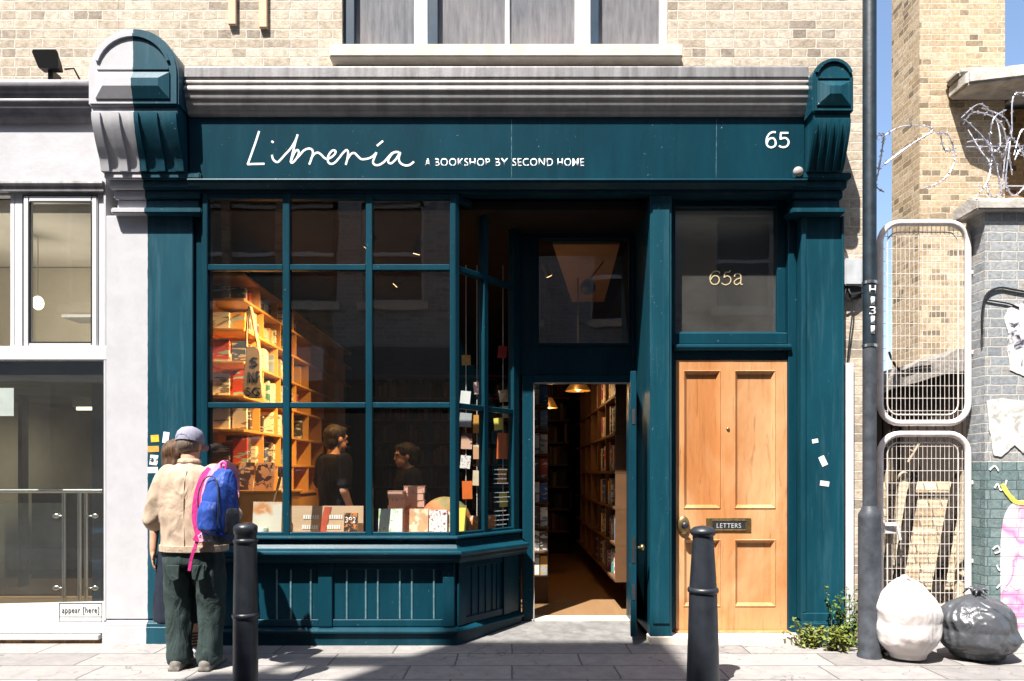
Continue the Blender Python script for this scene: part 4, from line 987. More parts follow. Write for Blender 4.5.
# ------------------------------------------------------------------ mesh gate: two tube-framed panels
def mesh_panel(name, x0, x1, z0, z1, r, lab, latch):
    yg = .16
    g = thing(name, lab, 'gate', ((x0 + x1) / 2, yg, z0), 'mesh gate panels')
    def loop(k):
        pts = []
        for cx, cz, a0 in ((x1 - r, z1 - r, 0), (x0 + r, z1 - r, 90), (x0 + r, z0 + r, 180), (x1 - r, z0 + r, 270)):
            for i in range(7): a = R(a0 + i * 15); pts.append((cx + (r - k) * math.cos(a), yg, cz + (r - k) * math.sin(a)))
        return pts
    mb = MB(); mb.tube(loop(0), .026, 10, True); mb.build('tube_frame', M['galv'], g, smooth=180)
    mb = MB(); n = int((x1 - x0) / .036)
    mb.tube([(px_, yg + .018, pz_) for px_, py_, pz_ in loop(.07)], .006, 6, True)
    for i in range(1, n): 
        x = x0 + (x1 - x0) * i / n; d = max(0, max(x0 + r - x, x - (x1 - r))); e = r - math.sqrt(max(0, (r - .02) ** 2 - d * d)) if d else .02
        mb.tube([(x, yg + .018, z0 + e), (x, yg + .018, z1 - e)], .0022, 5)
    k = int((z1 - z0) / .098)
    for i in range(1, k):
        z = z0 + (z1 - z0) * i / k; d = max(0, max(z0 + r - z, z - (z1 - r))); e = r - math.sqrt(max(0, (r - .02) ** 2 - d * d)) if d else .02
        mb.tube([(x0 + e, yg + .022, z), (x1 - e, yg + .022, z)], .0026, 5)
    mb.build('wire_mesh', M['wire'], g)
    for s, zz_ in ((0, z0 + (z1 - z0) * .35), (0, z0 + (z1 - z0) * .75)):
        mb = MB(); mb.box(x1 - .01, x1 + .10, yg - .012, yg + .012, zz_ - .012, zz_ + .02); mb.build('fixing_lug', M['galv'], g, .003)
    if latch:
        zl = PZ(532, yg); mb = MB()
        mb.box(x0 - .01, x0 + .12, yg - .03, yg - .026, zl - .01, zl + .08); mb.build('lock_plate', M['galv'], g, .002)
        mb = MB(); mb.tube([(x0 + .02, yg - .04, zl + .06), (x0 + .11, yg - .05, zl + .06), (x0 + .14, yg - .05, zl - .06)], .012, 8); mb.build('latch', M['galv'], g, smooth=60)
    return g
gx0, gx1 = PX(880, .16), PX(968, .16)
mesh_panel('mesh_panel', gx0, gx1, PZ(423, .16), PZ(223, .16), .16, 'upper of two rounded tube framed wire mesh panels between pole and grey brick wall', False)
mesh_panel('mesh_panel', gx0, gx1, .07, PZ(434, .16), .16, 'lower of two rounded tube framed wire mesh panels, with latch, behind the rubbish bags', True)
mb = MB(); mb.box(2.89, WX - .01, .22, .32, -.02, .26); tag(mb.build('concrete_upstand', M['conc'], None, .012), 'low whitish concrete upstand at the foot of the mesh gate behind the bags', 'kerb')
mb = MB(); mb.box(2.89, 2.93, .20, .26, .0, PZ(219, .2)); tag(mb.build('gate_post', M['timber_d'], None, .004), 'slim dark post between the brick strip and the mesh panels', 'post')
# ------------------------------------------------------------------ things seen through the gate
ch = thing('chimney_stack', 'tall yellow brick chimney stack rising against the sky behind the mesh gate', 'chimney')
mb = MB(); mb.box(5.06, 6.12, 3.2, 3.86, 0, 8.2); mb.build('shaft', M['brick_y'], ch)
yb_ = thing('yard_building', 'brown brick building under an overhanging concrete slab behind the razor wire', 'building')
mb = MB(); mb.box(6.13, 11, 3.25, 5, 0, 5.9); mb.build('wall', M['brick_b'], yb_)
mb = MB(); zs_ = PZ(84, 2.8); mb.prof_z([(5.40, 3.19), (5.40, 2.80), (11, 1.4), (11, 5), (6.125, 5), (6.125, 3.19)], zs_, zs_ + .17); mb.prof_z([(5.36, 3.19), (5.36, 2.9), (5.75, 2.86), (5.75, 3.19)], zs_ + .172, zs_ + .26); mb.build('roof_slab', M['conc'], yb_, .03, 2)
# slatted lean-to in the yard
sh = thing('slatted_shed', 'dark slatted timber shed with torn pale roofing edge seen through the mesh', 'shed', (4.2, 2.0, 0))
mb = MB(); ys = 2.0; x = PX(866, ys)
while x < PX(985, ys):
    zt2 = PZ(388 - 30 * (512 + x * FPX / (DIST + ys) - 866) / 110, ys); mb.box(x, x + .075, ys, ys + .03, 0, zt2); x += .095
mb.build('slat_wall', M['timber_d'], sh)
mb = MB(); mb.prof_y([(PX(864, ys), 0), (PX(990, ys), 0), (PX(990, ys), PZ(358, ys)), (PX(864, ys), PZ(390, ys))], ys + .05, ys + .08); mb.build('backing', M['black'], sh)
mb = MB(); tp = [(866,386),(880,384),(892,377),(906,368),(917,362),(930,360),(944,357),(955,349),(964,350),(975,352)]; bt = [(975,370),(960,372),(945,374),(930,378),(915,383),(902,386),(888,390),(876,396),(866,398)]
mb.prof_y([(PX(a, 1.85), PZ(b, 1.85)) for a, b in tp + bt], 1.80, 2.6); mb.build('roofing_edge', M['felt'], sh)
mb = MB(); mb.tube([(PX(a, 1.8), 1.78, PZ(b, 1.8)) for a, b in spline([(888,352),(892,362),(900,371),(912,368),(930,366)], 4)], .012, 6); mb.build('dangling_cable', M['black'], sh)
# pile of reclaimed bricks with timbers and dark shadow strips leaning on it
bp = thing('brick_stack', 'leaning sunlit stack of reclaimed tan bricks behind the lower mesh panel', 'brick pile', (3.7, 1.2, 0))
def ypt(px, py, y): return (PX(px, y), y, PZ(py, y))
mb = MB()
mb.extr([ypt(874, 640, .75), ypt(972, 640, .75), ypt(972, 482, 1.35), ypt(874, 482, 1.35)], (0, .5, 0)); mb.build('stacked_bricks', brick('tan_rubble_brick', [(.26, .19, .12), (.52, .41, .29), (.62, .50, .36), (.46, .35, .23), (.56, .46, .34)], (.22, .17, .12), .24, .085, .014, stain=(.6, .5, .4), bump=1.0), bp)
for pts, w, lab in (([(883,600,.72),(903,482,1.22)], .085, 'leaning timber beam with a knobbly top behind the mesh gate, nearest the pole'), ([(893,600,.74),(914,478,1.24)], .05, 'slim dark leaning strip painting a shadow gap beside the knobbly beam behind the mesh gate'), ([(932,612,.66),(958,470,1.25)], .055, 'long dark leaning strip painting a shadow gap, rising highest behind the mesh gate'), ([(958,612,.7),(966,456,1.2)], .06, 'wide leaning plank behind the mesh gate, nearest the grey brick wall')):
    a, b = ypt(*pts[0]), ypt(*pts[1]); a = Vector(a); b = Vector(b); d = (b - a).normalized(); s = Vector((1, 0, 0)) - d * d.x; s.normalize(); n = d.cross(s)
    mb = MB(); mb.rings([[p + s * w * i + n * .03 * j for i, j in ((-.5, -1), (.5, -1), (.5, 1), (-.5, 1))] for p in (a, (a + b) / 2 + n * .01, b)])
    if 'knobbly top behind the mesh gate, nearest' in lab: mb.ell(b + d * .04, (.055, .05, .07))
    tag(mb.build('leaning_plank', M['timber_d'] if 'dark' in lab else M['timber'], None, .004), lab, 'timber', 'timbers leaning in the yard')  # the dark ones stand in for diagonal shadow gaps
mb = MB(); mb.extr([ypt(884, 487, 1.5), ypt(898, 487, 1.5), ypt(892, 458, 1.5)], (0, .05, 0)); tag(mb.build('timber_offcut', M['timber']), 'pointed pale timber offcut against the dark slats behind the mesh', 'timber')
mb = MB(); mb.tube([ypt(908, 462, 1.9), ypt(914, 452, 1.88), ypt(919, 444, 1.88)], .012, 6); mb.tube([ypt(914, 452, 1.88), ypt(910, 450, 1.88)], .01, 6); tag(mb.build('twig', M['timber']), 'short pale twig caught on the dark slatted shed', 'twig')
# razor wire coils along the wall top and over the gate
def coil(name, lab, pts, seed):
    rnd = random.Random(seed); mb = MB()
    for lp in pts:
        f = spline(lp, 7); P = [Vector((PX(a, y), y, PZ(b, y))) for a, b, y in f]
        mb.tube(P, .0052, 5)
        for i in range(2, len(P) - 1, 2):
            p = P[i]; d = (P[i+1] - P[i-1]).normalized(); u = d.orthogonal().normalized(); u.rotate(Matrix.Rotation(rnd.uniform(0, 6.28), 3, d))
            mb.tube([p - d * .014 - u * .003, p + u * .017, p + d * .014 - u * .003], [.0015, .004, .0015], 4); mb.tube([p - d * .012, p - u * .015, p + d * .012], [.0015, .004, .0015], 4)
    o = mb.build(name, M['razor']); return tag(o, lab, 'razor wire', 'razor wire coils')
coil('razor_wire', 'big bright razor wire loops on the stone coping of the grey brick wall',
  [[(961,118,.1),(980,104,.2),(996,120,.3),(1000,146,.2),(990,150,.0),(993,120,-.1),(1006,110,0)],
   [(963,124,.1),(975,112,0),(1000,122,.05),(1008,150,.2),(1012,175,.3)],
   [(965,120,0),(985,140,.0),(996,165,.05),(1000,185,.1),(1003,197,.1)],
   [(967,142,.1),(985,140,.1),(992,150,.1),(988,180,.0),(976,197,-.05)],
   [(968,130,.3),(980,150,.2),(990,165,.1),(987,190,.1),(994,197,0),(1001,190,0),(1006,150,.1),(1010,138,.2),(1018,145,.2),(1026,160,.2)],
   [(998,150,.2),(1004,155,.1),(1010,142,0),(1006,175,.0),(1008,190,0),(1016,195,.0),(1030,180,.0)],
   [(982,108,.25),(1005,118,.3),(1012,138,.3)],
   [(1012,132,.1),(1013,98,.1),(1024,94,.1),(1040,110,.1)],
   [(1014,155,.0),(1022,130,.0),(1034,135,.0)],
   [(1015,160,.1),(1020,150,.1),(1030,156,.1)],
   [(966,147,.05),(1030,146,.05)], [(972,186,.05),(1030,186,.05)]], 3)
coil('razor_wire', 'sparse rusty razor wire strands strung over the mesh gate beside the pole',
  [[(878,140,.15),(900,127,.15),(924,126,.15),(932,131,.15),(912,144,.15),(882,166,.15)],
   [(882,166,.2),(905,148,.2),(930,134,.2)],
   [(936,133,.2),(948,135,.2),(955,155,.2),(950,172,.2),(938,183,.2),(924,188,.2)],
   [(940,132,.1),(945,150,.1),(956,148,.1)],
   [(884,135,.2),(880,165,.2),(876,185,.2),(884,192,.2)],
   [(874,138,.2),(884,134,.2),(882,150,.2),(878,170,.2)]], 5)
# ================================================================== street furniture
lp = thing('pole', 'tall dark painted steel pole with white H1311 lettering and thicker grey base', 'pole', (PX(869.5, -.44), -.44, 0))
cx, cy = PX(869.5, -.44), -.44; rr = .0475; zb1 = PZ(510, cy)
mb = MB(); mb.lathe([(rr, PZ(345, cy)), (rr, 8.0), (rr * .8, 8.02)], (cx, cy, 0), 24); mb.build('upper_shaft', M['post'], lp, smooth=40)
mb = MB(); mb.lathe([(rr + .0, PZ(507, cy)), (rr + .0, PZ(345, cy) - .002)], (cx, cy, 0), 24); mb.build('lower_shaft', M['post2'], lp, smooth=40)
mb = MB(); mb.lathe([(.086, -.02), (.086, .02), (.078, .04), (.078, zb1 - .06), (.076, zb1 - .03), (.06, zb1), (rr, zb1 + .03)], (cx, cy, 0), 28); mb.build('base', M['post2'], lp, smooth=40)
for py in (283, 346):
    mb = MB(); z = PZ(py, cy); mb.lathe([(rr, -.012), (rr + .005, -.010), (rr + .005, .010), (rr, .012)], (cx, cy, z), 24); mb.build('steel_band', M['steel'], lp, smooth=40)
zc_ = [PZ(v, cy) for v in (291, 302.5, 312, 321.5, 331)]
for c_, z in zip('H1311', zc_):
    w = .024 if c_ in 'H3' else .014
    o = font_mesh(c_, (cx - w, cx + w, z - .030, z + .030, .006), lambda x, zz_: cy - math.sqrt(max(rr * rr - (x - cx) ** 2, 0)) - .005).build('painted_character', M['letter'], lp)
def bollard(name, lab, x, y, prof, mat, bands, lean=0):
    b = thing(name, lab, 'bollard', (x, y, 0), 'bollards on the kerb')
    mb = MB(); mb.lathe(prof, (x, y, 0), 36); mb.build('shaft', mat, b, smooth=50)
    for z, r in bands:
        mb = MB(); mb.lathe([(r - .012, -.02), (r, -.013), (r + .003, 0), (r, .013), (r - .012, .02)], (x, y, z), 36); mb.build('collar', mat, b, smooth=60)
    return b
by = -1.28; bx = PX(245.5, by); kk = (DIST + by) / FPX
bollard('bollard', 'straight black bollard with two collars in front of the bay window', bx, by,
  [(.082, -.13), (.082, .02), (.076, .05), (.074, PZ(615, by)), (.069, PZ(545, by)), (.064, PZ(535, by)), (.071, PZ(533, by)), (.074, PZ(528, by)), (.069, PZ(525.5, by)), (.045, PZ(523.2, by)), (.01, PZ(522.4, by))], M['iron'], ((PZ(541, by), .073), (PZ(615, by), .080)))
by = -1.22; bx = PX(703, by)
bollard('bollard', 'tapered grey bollard with one collar in front of the varnished door', bx, by,
  [(.108, -.13), (.108, .0), (.102, .05), (.086, PZ(590, by)), (.064, PZ(536, by)), (.072, PZ(535, by)), (.082, PZ(532.5, by)), (.080, PZ(530, by)), (.055, PZ(527, by)), (.01, PZ(525.5, by))], M['iron2'], ((PZ(590, by), .094),))
# ------------------------------------------------------------------ rubbish bags
def bag(name, lab, c, rx, ry, h, mat, seed, taper, lump=.12, drift=0, crs=1):
    rnd = Vector((seed * 3.1, seed * 1.7, seed * .9)); b = thing(name, lab, 'rubbish bag', (c[0], c[1], 0), 'rubbish bags'); g = bmesh.new()
    bmesh.ops.create_icosphere(g, subdivisions=6, radius=1)
    def ridge(p): return (1 - min(1, abs(noise.noise(p)) * 2.6)) ** 3
    for v in g.verts:
        n = v.co.normalized(); z = n.z; az = math.atan2(n.y, n.x)
        f = 1 + lump * noise.noise(n * 1.3 + rnd) + .05 * noise.noise(n * 2.9 + rnd)
        w = noise.noise_vector(n * 1.6 + rnd) * .5
        up = max(0, z)
        pl = up ** 1.3 * .05 * math.sin(az * 9 + 5 * noise.noise(n * 1.8 + rnd))                 # gathers running down from the tie
        cr = crs * .020 * ridge(Vector((n.x * 2.4, n.y * 2.4, n.z * 1.1)) + w + rnd * 2) + crs * .016 * ridge(Vector((n.x * 5, n.y * 5, n.z * 2.6)) + w * 2 + rnd) + .007 * ridge(n * 9 + w * 3)
        rr_ = f + pl + cr - .04
        top = 1.0 if z < .1 else 1 - taper * ((z - .1) / .9) ** 1.3
        x, y = n.x * rx * rr_ * top, n.y * ry * rr_ * top
        zz_ = (z * .5 + .5) ** .8 * h * (1 + .07 * noise.noise(Vector((n.x, n.y, 0)) * 1.5 + rnd))
        if zz_ < .05: zz_ = .010 + .25 * zz_
        if z < -.2: k = 1 + .55 * (-z - .2); x *= k; y *= k
        v.co = (c[0] + x + (drift * max(0, z)), c[1] + y, zz_)
    mb = MB(); mb.b.free(); mb.b = g
    mb.build('bag_body', mat, b, smooth=180)
    return b
wb = bag('rubbish_bag', 'full white plastic rubbish bag slumped against the pole base', (PX(908, -.52), -.52), .225, .21, .60, M['bag_w'], 2, .40, .08, -.03, .55)
kb = bag('rubbish_bag', 'bulging black plastic rubbish bag with knotted top beside the white one', (PX(977, -.5), -.5), .262, .24, .47, M['bag_k'], 9, .12, .15)
mb = MB(); kx, ky, kz = PX(977, -.5), -.5, .475; rnd = random.Random(4)
for i in range(11):
    a = i * 2 * math.pi / 11 + rnd.uniform(-.2, .2); l = rnd.uniform(.04, .10)
    mb.tube([(kx, ky, kz - .02), (kx + math.cos(a) * l * .5, ky + math.sin(a) * l * .5, kz + .03 + rnd.uniform(0, .02)), (kx + math.cos(a) * l, ky + math.sin(a) * l, kz + rnd.uniform(-.01, .04))], [.018, .014, .005], 6)
mb.build('knot', M['bag_k'], kb, smooth=180)
# gathered top of the white bag
mb = MB(); kx, ky, kz = PX(908, -.52) - .03, -.52, .595; rnd = random.Random(6)
for i in range(8):
    a = i * 2 * math.pi / 8; l = rnd.uniform(.03, .05); mb.tube([(kx, ky, kz - .03), (kx + math.cos(a) * l * .5, ky + math.sin(a) * l * .5, kz + .012), (kx + math.cos(a) * l, ky + math.sin(a) * l, kz - .012)], [.02, .014, .006], 6)
mb.build('gathered_top', M['bag_w'], wb, smooth=180)
# ------------------------------------------------------------------ weeds along the foot of the wall
def weed(lab, x, y, h, w, n, mats, seed):
    rnd = random.Random(seed); t = thing('weed', lab, 'weed', (x, y, 0), 'weeds at the foot of the shopfront')
    st = MB(); lf = MB()
    for i in range(n):
        a = rnd.uniform(0, 6.28); bx_, by_ = x + rnd.gauss(0, w * .25), y + rnd.gauss(0, .03); hh = h * rnd.uniform(.45, 1); lean = rnd.uniform(.0, .5) * w
        P = [Vector((bx_ + math.cos(a) * lean * k * k, by_ + math.sin(a) * lean * .5 * k * k, hh * k)) for k in (0, .3, .6, .85, 1)]
        st.tube(P, [.005, .004, .003, .002, .0015], 5)
        for j in range(int(26 * hh / h) + 10):
            k = rnd.uniform(.12, 1); q = k * 4; i0 = min(3, int(q)); p = P[i0].lerp(P[i0 + 1], q - i0)
            d = Vector((rnd.gauss(0, 1), rnd.gauss(0, 1), rnd.gauss(.25, .6))).normalized(); l = rnd.uniform(.018, .05) * (1.1 - .4 * k); wd = l * rnd.uniform(.28, .45)
            u = d.cross(Vector((rnd.gauss(0, .4), rnd.gauss(0, .4), 1))).normalized(); up = u.cross(d)
            p0 = p + d * .006; m1 = p0 + d * l * .45 - up * l * .06; e = p0 + d * l - up * l * .22
            lf.face([p0, m1 + u * wd, e, m1 - u * wd])
    st.build('stems', M['stem'], t); lf.build('leaves', mats, t, fixn=False)
weed('tall leafy green weed growing against the teal pilaster foot', 2.60, -.11, .50, .26, 17, M['leaf'], 1)
weed('low yellow green weed growing by the house door step', 2.30, -.14, .22, .28, 16, M['leaf2'], 2)
weed('small straggling weed between the pole base and white bag', 2.74, -.40, .13, .16, 7, M['leaf'], 3)
weed('spreading bright weed at the front of the pole base', 2.50, -.24, .20, .26, 12, M['leaf2'], 4)
# ------------------------------------------------------------------ stickers and scraps
def sticker(name, a, b, c, d, y, mat, lab, rot=0, cat='sticker'):
    cx_, cz_ = (PX(a, y) + PX(b, y)) / 2, (PZ(c, y) + PZ(d, y)) / 2; w, h = (PX(b, y) - PX(a, y)) / 2, (PZ(c, y) - PZ(d, y)) / 2
    P = [(cx_ + u * w * math.cos(R(rot)) - v * h * math.sin(R(rot)), cz_ + u * w * math.sin(R(rot)) + v * h * math.cos(R(rot))) for u, v in ((-1, -1), (1, -1), (1, 1), (-1, 1))]
    mb = MB(); mb.prof_y(P, y - .003, y - .0008); o = mb.build(name, mat); tag(o, lab, cat, 'stickers on the pilasters'); return o
M['stk_y'] = plain('yellow_sticker', (.72, .42, .04), .6, 0, .3, .15, 30); M['stk_o'] = plain('orange_sticker', (.66, .30, .06), .6, 0, .3, .15, 30)
M['stk_c'] = cover_mat('black_white_sticker', (.74, .76, .76), (.05, .05, .06), 40, .55)
sticker('sticker', 151, 159, 435, 442, 0, M['stk_y'], 'small yellow sticker, topmost on the teal pilaster behind the man', 4)
sticker('sticker', 163, 169, 432, 443, 0, M['paper'], 'upright white sticker on the teal pilaster beside the yellow one', -8)
sticker('sticker', 148, 159, 446, 452, 0, M['stk_o'], 'orange sticker under the yellow one on the teal pilaster', 2)
sticker('sticker', 150, 158, 455, 465, 0, M['stk_c'], 'black and white printed sticker under the orange one on the teal pilaster', -6)
sticker('sticker', 148, 158, 467, 473, 0, M['paper'], 'blank white sticker, lowest on the teal pilaster behind the man', 1)
sticker('paper_scrap', 812, 818, 439, 443, .018, M['paper'], 'tiny white paper scrap, highest on the narrow teal pilaster', 10, 'paper scrap')
sticker('paper_scrap', 820, 826, 456, 466, .018, M['paper'], 'torn upright paper scrap, middle one on the narrow teal pilaster', 25, 'paper scrap')
sticker('paper_scrap', 820, 829, 481, 486, .018, M['paper'], 'small white paper scrap, lowest on the narrow teal pilaster', -8, 'paper scrap')
# ================================================================== shop contents
LX = -2.44; lev = [PZ(v, .8) for v in (497, 463, 429, 395, 361, 328, 298, 273)]
bc = thing('bookcase', 'tall yellow plywood bookcase stepping back along the side wall behind the bay window', 'bookcase', (-2.6, .8, .06))
mb = MB()
for z in lev: mb.box(-2.785, LX, .80, 5.2, z - .024, z)
mb.build('shelf', M['ply'], bc, .002)
mb = MB(); mb.box(-2.789, -2.786, .80, 5.2, .06, lev[-1]); mb.build('back_panel', M['ply'], bc)
mb = MB()
for i, z in enumerate(lev[:-1]):
    for y in (1.22, 1.75, 2.3, 2.9, 3.5, 4.1, 4.7): mb.box(-2.784, LX - .005, y + .1 * (i % 2), y + .1 * (i % 2) + .02, z + .0005, lev[i + 1] - .0245)
mb.box(-2.784, LX - .02, .86, 5.1, .06, lev[0] - .03)
mb.build('divider', M['ply'], bc)
rc = thing('bookcase', 'brown wooden bookcase seen through the open shop door', 'bookcase', (1.1, .95, .06)); RX = .965
rlev = [.36, .70, 1.04, 1.38, 1.74, 2.10, 2.5]
mb = MB()
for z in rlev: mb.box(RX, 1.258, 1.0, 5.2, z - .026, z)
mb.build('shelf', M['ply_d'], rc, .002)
mb = MB(); mb.box(1.2585, 1.2615, 1.0, 5.2, .06, rlev[-1])
for i, z in enumerate(rlev[:-1]):
    for y in (1.0, 1.7, 2.4, 3.1, 3.8, 4.5): mb.box(RX + .005, 1.258, y, y + .02, z + .0005, rlev[i + 1] - .0265)
mb.build('divider', M['ply_d'], rc)
kc_ = thing('bookcase', 'long dark bookcase across the back of the shop', 'bookcase', (-.6, 5.6, .06)); klev = [.45, .80, 1.15, 1.5, 1.85, 2.2, 2.55, 2.9]
mb = MB()
for z in klev: mb.box(-2.2, .90, 5.6, 5.9, z - .025, z)
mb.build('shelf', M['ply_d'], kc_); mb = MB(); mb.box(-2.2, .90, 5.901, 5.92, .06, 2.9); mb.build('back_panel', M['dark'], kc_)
# one book, copied along the shelves. local: spine towards -y, thickness along x
def book_mesh(mat, name='book'):
    mb = MB()
    mb.box(-.5, .5, 0, .05, 0, 1); mb.box(-.5, -.44, .05, 1, 0, 1); mb.box(.44, .5, .05, 1, 0, 1)
    me1 = mb.mesh(name, mat, .02)
    b = bmesh.new(); b.from_mesh(me1); me1.materials.append(M['page'])
    n = len(b.faces); t = MB(); t.b.free(); t.b = b; t.box(-.44, .44, .05, .97, .012, .985); b.faces.ensure_lookup_table()
    for f in b.faces[n:]: f.material_index = 1
    b.to_mesh(me1); b.free(); return me1
bk_l, bk_d = book_mesh(M['book']), book_mesh(M['book_d'])
nbk = 0
def put_book(me, loc, w, d, h, rot, lab, grp, tilt=0):
    global nbk
    o = bpy.data.objects.new('book', me); COL.objects.link(o); o.location = loc; o.scale = (w, d, h); o.rotation_euler = (0, tilt, rot)
    tag(o, lab, 'book', grp); nbk += 1; return o
rnd = random.Random(21)
GL, GR, GK = 'books on the yellow side bookcase', 'books on the bookcase inside the door', 'books on the dark back bookcase'
LLAB, RLAB, KLAB = 'book standing on the yellow plywood bookcase', 'book standing on the brown bookcase inside the open door', 'dim book standing on the dark back bookcase'
for i, z in enumerate(lev[:-1]):
    y = .92
    gap = lev[i + 1] - .026 - z
    # front-facing books at the open end
    for k in range(2):
        h = rnd.uniform(.6, .86) * gap; x = -2.74 + k * .15 + rnd.uniform(0, .03)
        put_book(bk_l, (x + .06, .84 + .03 * k, z + .001), .13 if k else .16, .035, h, rnd.uniform(-.08, .08), 'cover-out book at the open end of the yellow plywood bookcase', 'cover-out books at the end of the yellow bookcase')
    while y < 2.55:
        w = rnd.uniform(.03, .07) if rnd.random() < .75 else rnd.uniform(.08, .12)
        if rnd.random() < .16: y += rnd.uniform(.10, .25)
        h = rnd.uniform(.58, .9) * gap
        put_book(bk_l, (LX - .03 - rnd.uniform(0, .05), y + w / 2, z + .001), w, .2, h, R(90), LLAB, GL, 0)
        y += w + .004 + (rnd.uniform(.02, .06) if rnd.random() < .2 else 0)
        if y > 1.9: y += rnd.uniform(.0, .05)
for i, z in enumerate(rlev[:-1]):
    y = 1.05; gap = rlev[i + 1] - .026 - z
    while y < 2.75:
        w = rnd.uniform(.04, .09)
        if rnd.random() < .1: y += .14
        put_book(bk_l, (RX + .02 + rnd.uniform(0, .03), y + w / 2, z + .001), w, .2, rnd.uniform(.6, .9) * gap, R(-90), RLAB, GR)
        y += w + rnd.uniform(.004, .05)
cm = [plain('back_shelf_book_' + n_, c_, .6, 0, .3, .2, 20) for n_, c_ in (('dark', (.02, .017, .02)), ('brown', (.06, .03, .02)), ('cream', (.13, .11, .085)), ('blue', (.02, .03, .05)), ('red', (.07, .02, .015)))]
mbs = MB(); idx = []
for z in klev[:-1]:
    x = -2.15
    while x < .85:
        w = rnd.uniform(.02, .055)
        if rnd.random() < .08: x += .12
        n0 = len(mbs.b.faces); mbs.box(x, x + w, 5.62 + rnd.uniform(0, .03), 5.85, z + .001, z + rnd.uniform(.19, .29)); k_ = rnd.choice((0, 0, 1, 2, 3, 4)); idx.append((n0, k_)); x += w + rnd.uniform(.001, .005)
mbs.b.faces.ensure_lookup_table()
for n0, k_ in idx:
    for f in mbs.b.faces[n0:n0 + 6]: f.material_index = k_
tag(mbs.build('back_shelf_books', cm), 'rows of dim books filling the long dark back bookcase', 'books', None, 'stuff')
print('books', nbk)
# slim spinner of pale books just inside the door
sp = thing('book_rack', 'slim upright rack of pale books just inside the left jamb of the open door', 'book rack', (.28, 1.35, .06))
mb = MB(); mb.box(.16, .36, 1.45, 1.47, .06, 2.55); mb.box(.15, .158, 1.28, 1.47, .06, 2.55); mb.build('rack_frame', M['ply_d'], sp)
for k in range(9):
    z = .35 + k * .24
    mb = MB(); mb.box(.16, .36, 1.30, 1.449, z - .015, z); mb.build('ledge', M['ply_d'], sp)
    put_book(bk_l, (.22, 1.36, z + .001), .10, .03, .20, 0, 'pale book facing out on the slim rack inside the door', 'books on the slim rack'); put_book(bk_l, (.315, 1.36, z + .001), .07, .03, .19, 0, 'pale book facing out on the slim rack inside the door', 'books on the slim rack')

# ---- window display on the board
def dbook(a, b, c, d, y, mat, lab, th=.03, edge=None, name='display_book', lean=.03):
    x0, x1, z1 = PX(a, y), PX(b, y), PZ(c, y); z0 = .831
    t = thing(name, lab, 'book' if 'book' in name else 'board', ((x0 + x1) / 2, y, z0), 'books and boards in the window display')
    sh_ = lean
    mb = MB(); mb.extr([(x0, y, z0), (x1, y, z0), (x1, y + sh_, z1), (x0, y + sh_, z1)], (0, .006, 0)); mb.build('cover', mat, t, .001)
    mb = MB(); mb.extr([(x0 + .003, y + .0062, z0), (x1 - .003, y + .0062, z0), (x1 - .003, y + sh_ + .0062, z1 - .003), (x0 + .003, y + sh_ + .0062, z1 - .003)], (0, th, 0)); mb.build('pages', M['page'] if edge is None else edge, t)
    return t
dbook(252, 281, 502, 540, .10, M['cov_tri'], 'cream picture board with an orange corner leaning beside the bookcase', .012, None, 'picture_board')
wbrd = dbook(290, 363, 506, 540, .22, M['pale'], 'wide pale wooden board with a slanting red stripe in the window', .02, M['pale'], 'wooden_board', .02)
mb = MB(); y = .217
def wp(a, b): z = PZ(b, y); return (PX(a, y), y + .02 * (z - .831) / (PZ(506, y) - .831) - .002, z)
mb.extr([wp(317, 539), (wp(324, 539)), wp(331, 507), wp(324, 507)], (0, .0035, 0)); mb.build('red_stripe', M['stripe'], wbrd)
mb = MB()
for py, a, b in ((519, 303, 318), (519, 329, 341), (529, 302, 316), (529, 327, 340)):
    x = a
    while x < b: mb.extr([wp(x, py), wp(x + 1.6, py), wp(x + 1.6, py - 4), wp(x, py - 4)], (0, .002, 0)); x += 2.3
mb.build('pale_lettering', M['paper'], wbrd)
b392 = dbook(343.5, 357, 513, 540, .12, M['cov_392'], 'small black and orange book with the number 392 in front of the wooden board', .03)
yb3 = .128
font_mesh('392', (PX(345, yb3), PX(355.5, yb3), PZ(523, yb3), PZ(517, yb3), .01), lambda x, z: .12 + .03 * (z - .831) / (PZ(513, .12) - .831) - .001).build('number', M['letter'], b392)
dbook(378, 402, 509, 541, .10, M['cov_green'], 'pale green and white book standing cover-out in the bay window', .035)
dbook(409, 428, 509, 540, .13, M['cov_face'], 'peach portrait-covered book between two other display books', .03)
dbook(428.8, 447, 510, 540, .12, M['cov_pat'], 'white book with a dark speckled pattern by the bay corner post', .03)
dbook(447.5, 451, 512, 540, .15, M['cov_face'], 'thin brown book edge showing behind the speckled book', .02)
dbook(455, 466, 508, 541, .15, M['cov_yel'], 'bright yellow book seen through the angled panes', .02)
dbook(468, 478, 516, 541, .24, M['cov_org'], 'orange patterned book in the angled part of the bay', .02)
dbook(479, 487, 514, 541, .34, M['cov_pat'], 'pale speckled booklet behind the angled bay bar', .02)
dbook(488, 496, 515, 541, .40, M['cov_org'], 'small orange book at the far end of the angled bay', .02)
